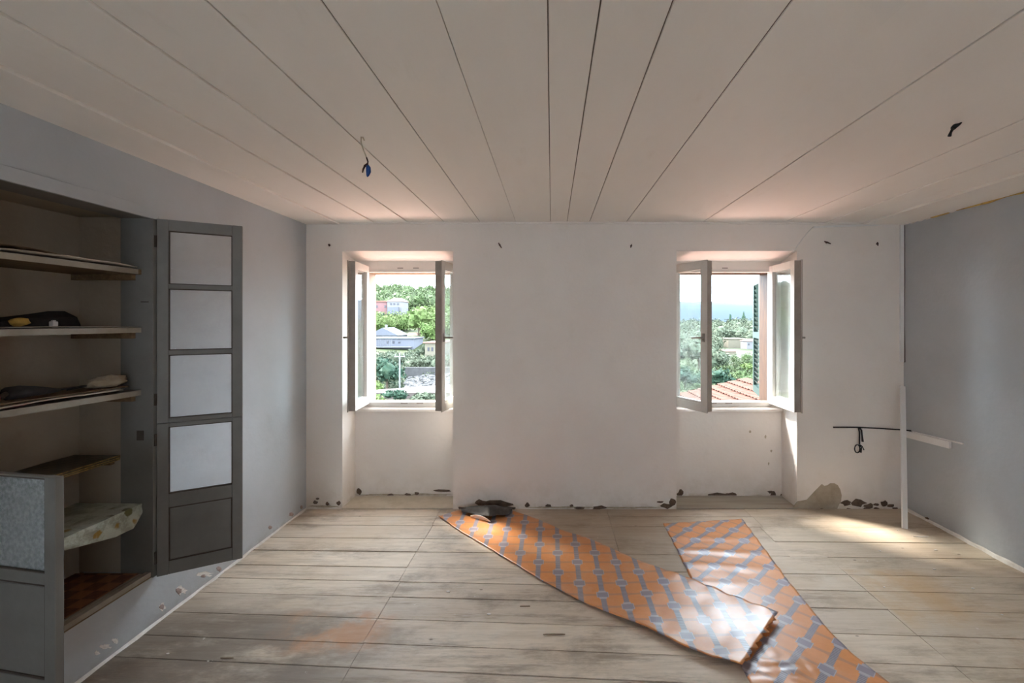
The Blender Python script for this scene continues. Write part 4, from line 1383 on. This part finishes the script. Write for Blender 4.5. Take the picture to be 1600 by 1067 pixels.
def balcony(root, Y):
    a_, c_ = at(578, 543, Y - 1.2), at(641, 540, Y - 1.2)
    s = MB().box(a_.x, c_.x, Y - 1.3, Y, a_.z, a_.z + .18).build('balcony_slab', 'house_white', root)
    a2, c2 = at(585, 541, Y - 1.2), at(612, 530, Y - 1.2)
    b = MB()
    for i in range(10):
        x = a2.x + (c2.x - a2.x) * i / 9
        b.box(x - .03, x + .03, Y - 1.25, Y - 1.19, a2.z, c2.z)
    b.build('balcony_rail', 'house_white', root)
house('village_house', 'long two-storey white house with a balcony across its front', 580, 646, 529, 560, 106, 8, 'house_blue', 'slate_grey', 'flat', 1.0,
      [(606, 534.5, 2.8, 4), (615, 534.5, 2.8, 4), (624, 535, 3.5, 2.5), (594, 547, 2.6, 4), (606, 547, 2.6, 4), (617, 548, 3.4, 6), (626, 548, 3.4, 6)], balcony)
house('village_house', 'small house with orange tiled hip roof behind the long white house', 627, 652, 528, 540, 128, 7, 'house_pink', 'roof_tile_far', 'hip', 8, [])
house('village_house', 'cream house with two dark arched windows at the right', 664, 690, 536, 560, 88, 7, 'house_cream', 'roof_tile_far', 'flat', 1.2, [(669.5, 545.5, 3, 6), (675.5, 545.5, 3, 6)])
house('farm_building', 'long pale yellow flat-roofed farm building in the valley', 1138, 1165, 530, 540, 190, 8, 'house_cream', 'house_cream', 'flat', 1.2, [])
house('farm_building', 'small white farmhouse with low tiled roof beside the yellow building', 1167, 1186, 533, 545, 178, 6, 'house_white', 'roof_tile_far', 'hip', 3.5, [(1170, 538, 2, 3), (1178, 538, 2, 3)])
house('farm_building', 'low orange-roofed shed below the yellow farm building', 1133, 1150, 549, 553, 160, 6, 'house_cream', 'roof_tile_far', 'gable', 2.2, [])

SOLID.append((at(683, 575, 66).x, 66.2, 6.0, .6))
woodland('woodland', 'hazy woodland covering the high slope beyond the village', 'leaf_mixed', 1, ((-.56, -.10), (190, 430), 420, (2.6, 4.4), 150))
woodland('woodland', 'bright green trees on the slope below the pink house', 'leaf_bright', 2, ((-.52, -.12), (116, 178), 130, (2.0, 3.6), 420))
woodland('woodland', 'darker scrub between the village houses and the road', 'leaf_olive', 3, ((-.52, -.12), (60, 102), 70, (1.0, 1.9), 380),
         ((-.46, -.16), (58, 100), 170, (.45, .95), 220))
woodland('woodland', 'olive groves on the low hills below the mountain', 'leaf_olive', 4, ((.18, .66), (145, 430), 460, (2.4, 4.0), 200))
woodland('woodland', 'greener trees in the valley beyond the tiled roof', 'leaf_mixed', 5, ((.18, .66), (56, 122), 90, (1.3, 2.4), 420),
         ((.22, .60), (72, 132), 130, (.8, 1.5), 240))
# stone bank, road and pole in the village view
r = random.Random(9)
b = MB()
for _ in range(420):
    x = r.uniform(634, 735); y = r.uniform(0, 1)
    py = 608 - (x - 630) * .10 - y * 17
    Y = 44 + y * 14
    c = at(x, py, Y)
    s_ = r.uniform(.10, .32)
    b.blob(c, s_, s_ * .8, s_ * .7, r.uniform(0, 99), .5, 6, 4)
tag(b.build('stone_bank', 'rock'), 'pale rubble bank rising beside the village road', 'rocks', kind='stuff')
b = MB()
a_, c_, d_, e_ = at(520, 614, 36), at(735, 613, 36), at(735, 598, 43), at(600, 608, 43)
b.hexa([p - Vector((0, 0, .5)) for p in (a_, c_, d_, e_)], (a_, c_, d_, e_))
tag(b.build('village_road', 'road'), 'pinkish earth road below the stone bank', None, kind='structure')
b = MB()
a_, c_ = at(632, 574, 66), at(735, 577, 66)
b.box(a_.x, c_.x, 66, 66.4, a_.z - 3, a_.z)  # retaining wall of the terrace
SOLID_T = tag(b.build('terrace_wall', 'rock', off=((a_.x + c_.x) / 2, 66, a_.z - 3)), 'grey stone terrace wall below the long white house', 'terrace')
p_ = at(624.5, 604, 42); q_ = at(624.5, 552, 42)
pole = tag(empty('utility_pole', p_), 'thin pale utility pole standing before the village houses', 'pole')
MB().tube([p_ - Vector((0, 0, 1.5)), q_], .07, 8).build('shaft', 'house_white', pole)
MB().box(q_.x - .5, q_.x + .5, q_.y - .04, q_.y + .04, q_.z - .35, q_.z - .25).build('crossarm', 'house_white', pole)
for dx in (-.4, 0, .4):
    MB().tube([q_ + Vector((dx, 0, -.25)), q_ + Vector((dx, 0, -.05))], .04, 6).build('insulator', 'house_white', pole)

# tiled roofs below the windows --------------------------------------
def tiled_roof(name, label, u0, eu, ev, nu, nv, pitch_w, course, mat='roof_tile'):
    """barrel tiles: columns run down the slope (eu), side by side along ev"""
    u0, eu, ev = Vector(u0), Vector(eu), Vector(ev)
    nrm = eu.cross(ev).normalized()
    if nrm.z < 0: nrm = -nrm
    Lu, Lv = eu.length, ev.length
    root = tag(empty(name, u0 + eu), label, 'roof')
    cols = int(Lv / pitch_w); rows = int(Lu / course)
    deck = MB()
    deck.hexa([u0 - nrm * .16, u0 + eu - nrm * .16, u0 + eu + ev - nrm * .16, u0 + ev - nrm * .16], [u0 - nrm * .03, u0 + eu - nrm * .03, u0 + eu + ev - nrm * .03, u0 + ev - nrm * .03])
    deck.build('deck', mat, root)
    b = MB()
    r = random.Random(2)
    for c in range(cols):
        for w_ in range(rows):
            a0 = u0 + ev * ((c + .5) / cols) + eu * (w_ / rows) + nrm * r.uniform(-.004, .006)
            a1 = u0 + ev * ((c + .5) / cols) + eu * ((w_ + 1.12) / rows) + nrm * .018
            vd = ev.normalized()
            vs, n = [], 5
            for p, rad in ((a0, pitch_w * .50), (a1, pitch_w * .60)):
                for k in range(n + 1):
                    th = math.pi * k / n
                    vs.append(p + vd * math.cos(th) * rad + nrm * (math.sin(th) * rad * .8 - .03))
            b.add(vs, [(k, k + 1, n + 2 + k, n + 1 + k) for k in range(n)])
    o = b.build('tiles', mat, root)
    o['kind'] = 'stuff'
    return root
tp = .235
ap = Vector((4.75, 11.0, .19))
tiled_roof('tiled_roof', 'orange barrel-tiled roof close below the right-hand window', (4.75, 4.9, .19), (-4.3, 0, -4.3 * tp), (0, 6.15, 0), 0, 0, .15, .24)
tiled_roof('tiled_roof', 'unseen barrel-tiled lean-to roof added under both windows to bounce light in', (-3.2, 4.36, .34), (0, 1.5, -.24), (5.75, 0, 0), 0, 0, .21, .34, 'roof_tile_bounce')  # out of view, extended and paled as a reflector for the ceiling
b = MB()
b.box(.6, 4.6, 4.95, 11.0, -6.5, -1.15)
tag(b.build('neighbour_house', 'house_cream', off=(2.6, 8, -6.5)), 'house body under the orange tiled roof', 'house')

# tidy helper properties
for o in list(bpy.data.objects):
    if '_o' in o:
        del o['_o']
